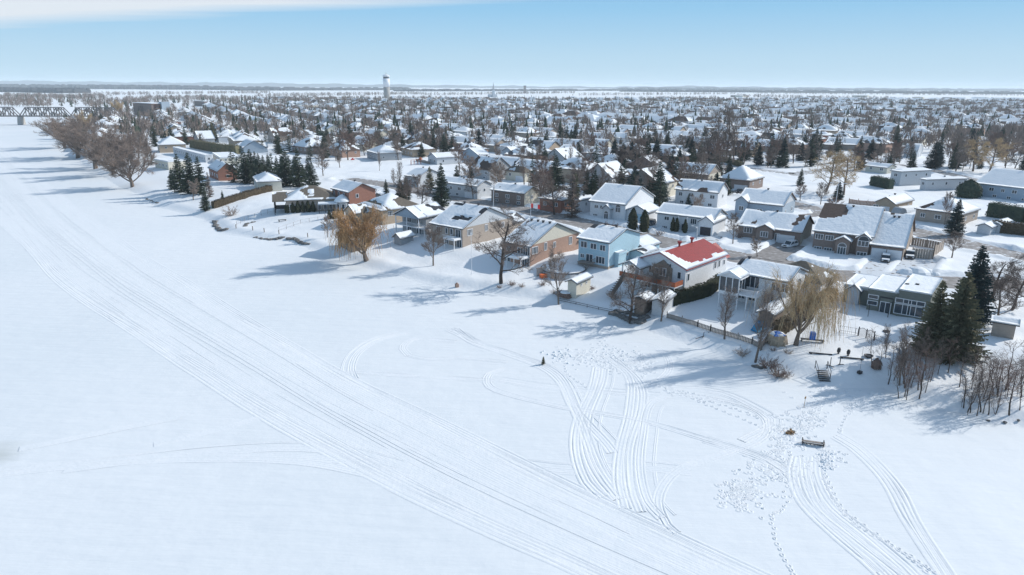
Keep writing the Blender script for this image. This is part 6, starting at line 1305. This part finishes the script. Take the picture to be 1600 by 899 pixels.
# ------------------------------------------------------------------ tracks on the snow
def smooth_line(pts, n=10):
    P_ = [Vector(p) for p in pts]; P_ = [P_[0] * 2 - P_[1]] + P_ + [P_[-1] * 2 - P_[-2]]; out = []
    for i in range(1, len(P_) - 2):
        for k in range(n):
            t = k / n; a, b, c, d = P_[i - 1], P_[i], P_[i + 1], P_[i + 2]
            out.append(.5 * ((2 * b) + (c - a) * t + (2 * a - 5 * b + 4 * c - d) * t * t + (3 * b - a - 3 * c + d) * t ** 3))
    out.append(P_[-2]); return out
def rz_(x, y): return float(riverz(np.array([x]), np.array([y]))[0])
lift = [0]
def track(mb, pts, prof, off=0.0, amp=1.0, wob=.12, seed=0):
    W = smooth_line([G(*p) for p in pts]); rgt = random.Random(seed); ph = rgt.uniform(0, 9); lift[0] = (lift[0] + 1) % 9; lz = .012 + .002 * lift[0]
    # resample
    Q = [W[0]]
    for p in W[1:]:
        d = (p - Q[-1]).length; n = int(d / 1.3)
        for k in range(n): Q.append(Q[-1].lerp(p, 1 / (n - k)) if n - k > 0 else p)
    X = np.array([q.x for q in Q]); Y = np.array([q.y for q in Q]); dX = np.gradient(X); dY = np.gradient(Y); dl = np.hypot(dX, dY) + 1e-6; nx, ny = -dY / dl, dX / dl
    n = len(X); k = len(prof); offs = off + wob * np.sin(np.arange(n) * .11 + ph); V = []
    for o_, h in prof:
        o_ *= .74; h *= 1.25
        x = X + nx * (o_ + offs); y = Y + ny * (o_ + offs); V.append(np.stack([x, y, riverz(x, y) + lz + h * amp * (.85 + 1.3 * fbm(x / 5. + o_, y / 5., 91, 2)) * np.clip((250 - y) / 130, .2, 1)], -1))
    V = np.stack(V, 1).reshape(-1, 3); base = len(mb.v); mb.v += [tuple(v) for v in V.tolist()]
    for i in range(n - 1):
        for j in range(k - 1): a = base + i * k + j; mb.f.append((a, a + k, a + k + 1, a + 1))
SKI = [(-.95, -.03), (-.66, .07), (-.56, .0), (-.42, .0), (-.33, .07), (-.22, .02), (0, .035), (.22, .02), (.33, .07), (.42, .0), (.56, .0), (.66, .07), (.95, -.03)]
RUT = [(-.3, -.03), (-.16, .08), (-.06, .0), (.06, .0), (.16, .08), (.3, -.03)]
RT2 = [(-1.2, -.03), (-.8, .09), (-.66, .0), (-.5, .0), (-.36, .09), (-.2, .03), (.2, .03), (.36, .09), (.5, .0), (.66, .0), (.8, .09), (1.2, -.03)]
LOOPS = [
 [(556, 592), (550, 575), (560, 552), (590, 532), (640, 519)], [(640, 556), (630, 543), (645, 531), (680, 531), (720, 535)], [(640, 556), (665, 561), (720, 560), (800, 566)],
 [(700, 515), (720, 524), (745, 538), (790, 552), (850, 575), (880, 600), (900, 640), (945, 690), (960, 710)], [(712, 515), (735, 532), (770, 545), (830, 565), (875, 588), (905, 650), (935, 730), (970, 780)],
 [(790, 577), (765, 585), (763, 602), (790, 615), (880, 637), (1000, 658), (1100, 687), (1180, 712), (1232, 742)], [(780, 595), (850, 606), (960, 615), (1040, 622)], [(540, 582), (700, 590), (780, 595)],
 [(932, 575), (925, 610), (905, 655), (900, 700), (915, 750), (945, 780)], [(944, 577), (940, 600), (920, 650), (917, 700), (935, 745), (975, 790)], [(950, 560), (985, 590), (985, 640), (970, 700), (965, 750), (975, 795)],
 [(965, 565), (1000, 600), (1003, 640), (985, 700), (985, 760), (1000, 805)], [(1040, 620), (1015, 635), (1005, 680), (1000, 730), (1010, 780), (1035, 810)], [(950, 540), (1010, 538), (1040, 555), (1045, 580), (1020, 600), (985, 608)],
 [(1050, 618), (1100, 622), (1160, 635), (1195, 655), (1190, 685), (1130, 710), (1060, 735), (1030, 775), (1040, 815), (1060, 835)], [(1040, 608), (1120, 614), (1180, 640), (1205, 662), (1160, 690)],
 [(1305, 683), (1340, 705), (1385, 750), (1420, 810), (1460, 870), (1500, 930)], [(1310, 680), (1350, 705), (1400, 760), (1430, 820), (1490, 915)],
 [(1244, 715), (1240, 745), (1255, 785), (1300, 830), (1360, 880), (1400, 920)], [(1258, 715), (1262, 750), (1280, 795), (1340, 845), (1410, 900), (1440, 930)], [(1275, 715), (1276, 745), (1300, 790), (1355, 835), (1420, 890), (1450, 925)], [(1100, 690), (1180, 715), (1225, 740), (1260, 790), (1330, 850), (1390, 905)],
 [(-20, 738), (100, 726), (230, 716), (400, 712), (560, 722), (640, 745)], [(-20, 745), (120, 729), (300, 718), (470, 722), (600, 745)], [(100, 735), (330, 708), (500, 704), (620, 730)],
 [(30, 702), (130, 682), (210, 665), (290, 650)], [(240, 695), (330, 675), (400, 655), (455, 637)], [(820, 730), (900, 738), (1000, 733), (1080, 740)],
]
for i, L in enumerate(LOOPS):
    mb = MB(); track(mb, L, RT2 if i in (8, 9, 10, 11, 3, 4, 16, 17, 18, 19, 20) else SKI, 0, .6 if i < 22 else .35, seed=i); track(mb, L, RUT, 1.5, .4, seed=i + 60) if i % 3 == 0 else None
    tag(link('snowmobile_track', mb.mesh('snowmobile_track', M['packed'], True)), kind='structure')
# the broad groomed trail: two edge lines and the ruts between them
EL = [(-60, 285), (0, 343), (70, 419), (160, 492), (310, 587), (450, 670), (600, 752), (750, 825), (900, 893), (1010, 945)]
ER = [(-20, 205), (25, 240), (75, 290), (150, 352), (300, 448), (430, 522), (560, 598), (700, 668), (850, 742), (1020, 822), (1180, 893), (1260, 930)]
def mixl(t):
    out = []
    for i in range(14):
        s = i / 13; a = Vector(EL[min(int(s * 9), 8)]).lerp(Vector(EL[min(int(s * 9), 8) + 1]), s * 9 - min(int(s * 9), 8)); b = Vector(ER[min(int(s * 11), 10)]).lerp(Vector(ER[min(int(s * 11), 10) + 1]), s * 11 - min(int(s * 11), 10)); out.append(tuple(a.lerp(b, t)))
    return out
tb = MB(); rt = random.Random(3)
for t, pf, am in [(0, RT2, .9), (.012, RUT, .9), (.05, RT2, 1.0), (.085, RT2, .9), (.12, SKI, .8), (.16, RUT, .7), (.97, RT2, .9), (1.0, RT2, .9), (.93, SKI, .6), (.9, RUT, .6)] + [(rt.uniform(.18, .9), rt.choice([RUT, SKI, RUT]), rt.uniform(.12, .38)) for _ in range(34)]:
    track(tb, mixl(t), pf, 0, am * .5, wob=.35, seed=int(t * 999))
tag(link('snowmobile_trail', tb.mesh('snowmobile_trail', M['packed'], True)), kind='structure')
# footprints: each a pit with a raised rim, all as one mass
fp = MB(); rf_ = random.Random(12)
def foot(x, y, a, s=1.0):
    z = rz_(x, y) + .012; n = 7; c, s_ = math.cos(a), math.sin(a); o = len(fp.v)
    s *= rf_.uniform(.7, 1.15)
    for rr, zz in ((.30, -.015), (.17, .065), (.10, .0)):
        for k in range(n): t = 2 * math.pi * k / n; u, v = rr * s * 1.35 * math.cos(t), rr * s * math.sin(t); fp.v.append((x + u * c - v * s_, y + u * s_ + v * c, z + zz))
    for i in range(2):
        for k in range(n): fp.f.append((o + i * n + k, o + i * n + (k + 1) % n, o + (i + 1) * n + (k + 1) % n, o + (i + 1) * n + k))
    fp.f.append(tuple(o + 2 * n + k for k in range(n)))
for L, w_ in [([(1244, 740), (1222, 790), (1202, 805), (1210, 850), (1235, 900), (1250, 920)], .5), ([(1284, 740), (1300, 785), (1340, 825), (1400, 860), (1450, 900)], .5), ([(1288, 745), (1320, 800), (1420, 870), (1470, 905)], .4), ([(1345, 625), (1320, 650), (1305, 680)], .4),
  ([(1290, 605), (1275, 640), (1265, 670)], .8), ([(1284, 605), (1262, 650), (1255, 675)], .9), ([(1060, 612), (1120, 640), (1180, 665), (1215, 690)], .35), ([(1040, 612), (1150, 640), (1230, 672)], .3), ([(1010, 600), (1100, 620), (1240, 660)], .25), ([(960, 515), (935, 540), (915, 555)], .5), ([(880, 560), (885, 585), (920, 610)], .4)]:
    W = smooth_line([G(*p) for p in L], 6)
    for i in range(len(W) - 1):
        d = W[i + 1] - W[i]; n = max(1, int(d.length / .55)); a = math.atan2(d.y, d.x)
        for k in range(n):
            q = W[i].lerp(W[i + 1], k / n); sd2 = (-1 if k % 2 else 1) * w_ * .6; foot(q.x - math.sin(a) * sd2 + rf_.gauss(0, .07), q.y + math.cos(a) * sd2 + rf_.gauss(0, .07), a)
for cx0, cy0, sx, sy, n in [(1160, 770, 18, 15, 130), (1210, 735, 22, 9, 80), (1255, 660, 20, 15, 100), (1225, 700, 18, 12, 80), (1290, 715, 14, 10, 60), (960, 565, 28, 10, 150), (900, 555, 25, 7, 70), (1000, 570, 18, 8, 90), (1330, 620, 30, 10, 60)]:
    for _ in range(n): x, y = G(rf_.gauss(cx0, sx), rf_.gauss(cy0, sy)); foot(x, y, rf_.uniform(0, 6.3), rf_.uniform(.7, 1.4))
tag(link('footprints', fp.mesh('footprints', M['packed'], True)), 'trampled footprints across the snow on the ice', 'footprints', kind='stuff')
lm = MB(); 
for _ in range(150): 
    x, y = G(*(rf_.choice([(rf_.gauss(960, 24), rf_.gauss(557, 6)), (rf_.gauss(880, 18), rf_.gauss(556, 5)), (rf_.gauss(1290, 6), rf_.gauss(722, 8))]))); s = rf_.uniform(.08, .22); lm.lathe([(s, -.02), (s * .9, s * .5), (s * .3, s)], 6, (x, y))
tag(link('snow_lumps', lm.mesh('snow_lumps', M['packed'])), 'broken snow lumps around the cleared patches', 'snow', kind='stuff')

# ------------------------------------------------------------------ air
hm = bpy.data.materials.new('haze_air'); hm.use_nodes = True; t = hm.node_tree; t.nodes.remove(t.nodes['Principled BSDF']); pv = t.nodes.new('ShaderNodeVolumePrincipled')
pv.inputs['Color'].default_value = (.84, .94, 1.0, 1); pv.inputs['Density'].default_value = .000085; pv.inputs['Anisotropy'].default_value = .0
t.links.new(pv.outputs[0], t.nodes['Material Output'].inputs['Volume'])
hz = link('haze', MB().box(-46000, 46000, -600, 61000, -3, 90).mesh('haze', hm)); tag(hz, 'thin pale winter air over the whole place', 'haze', kind='stuff')
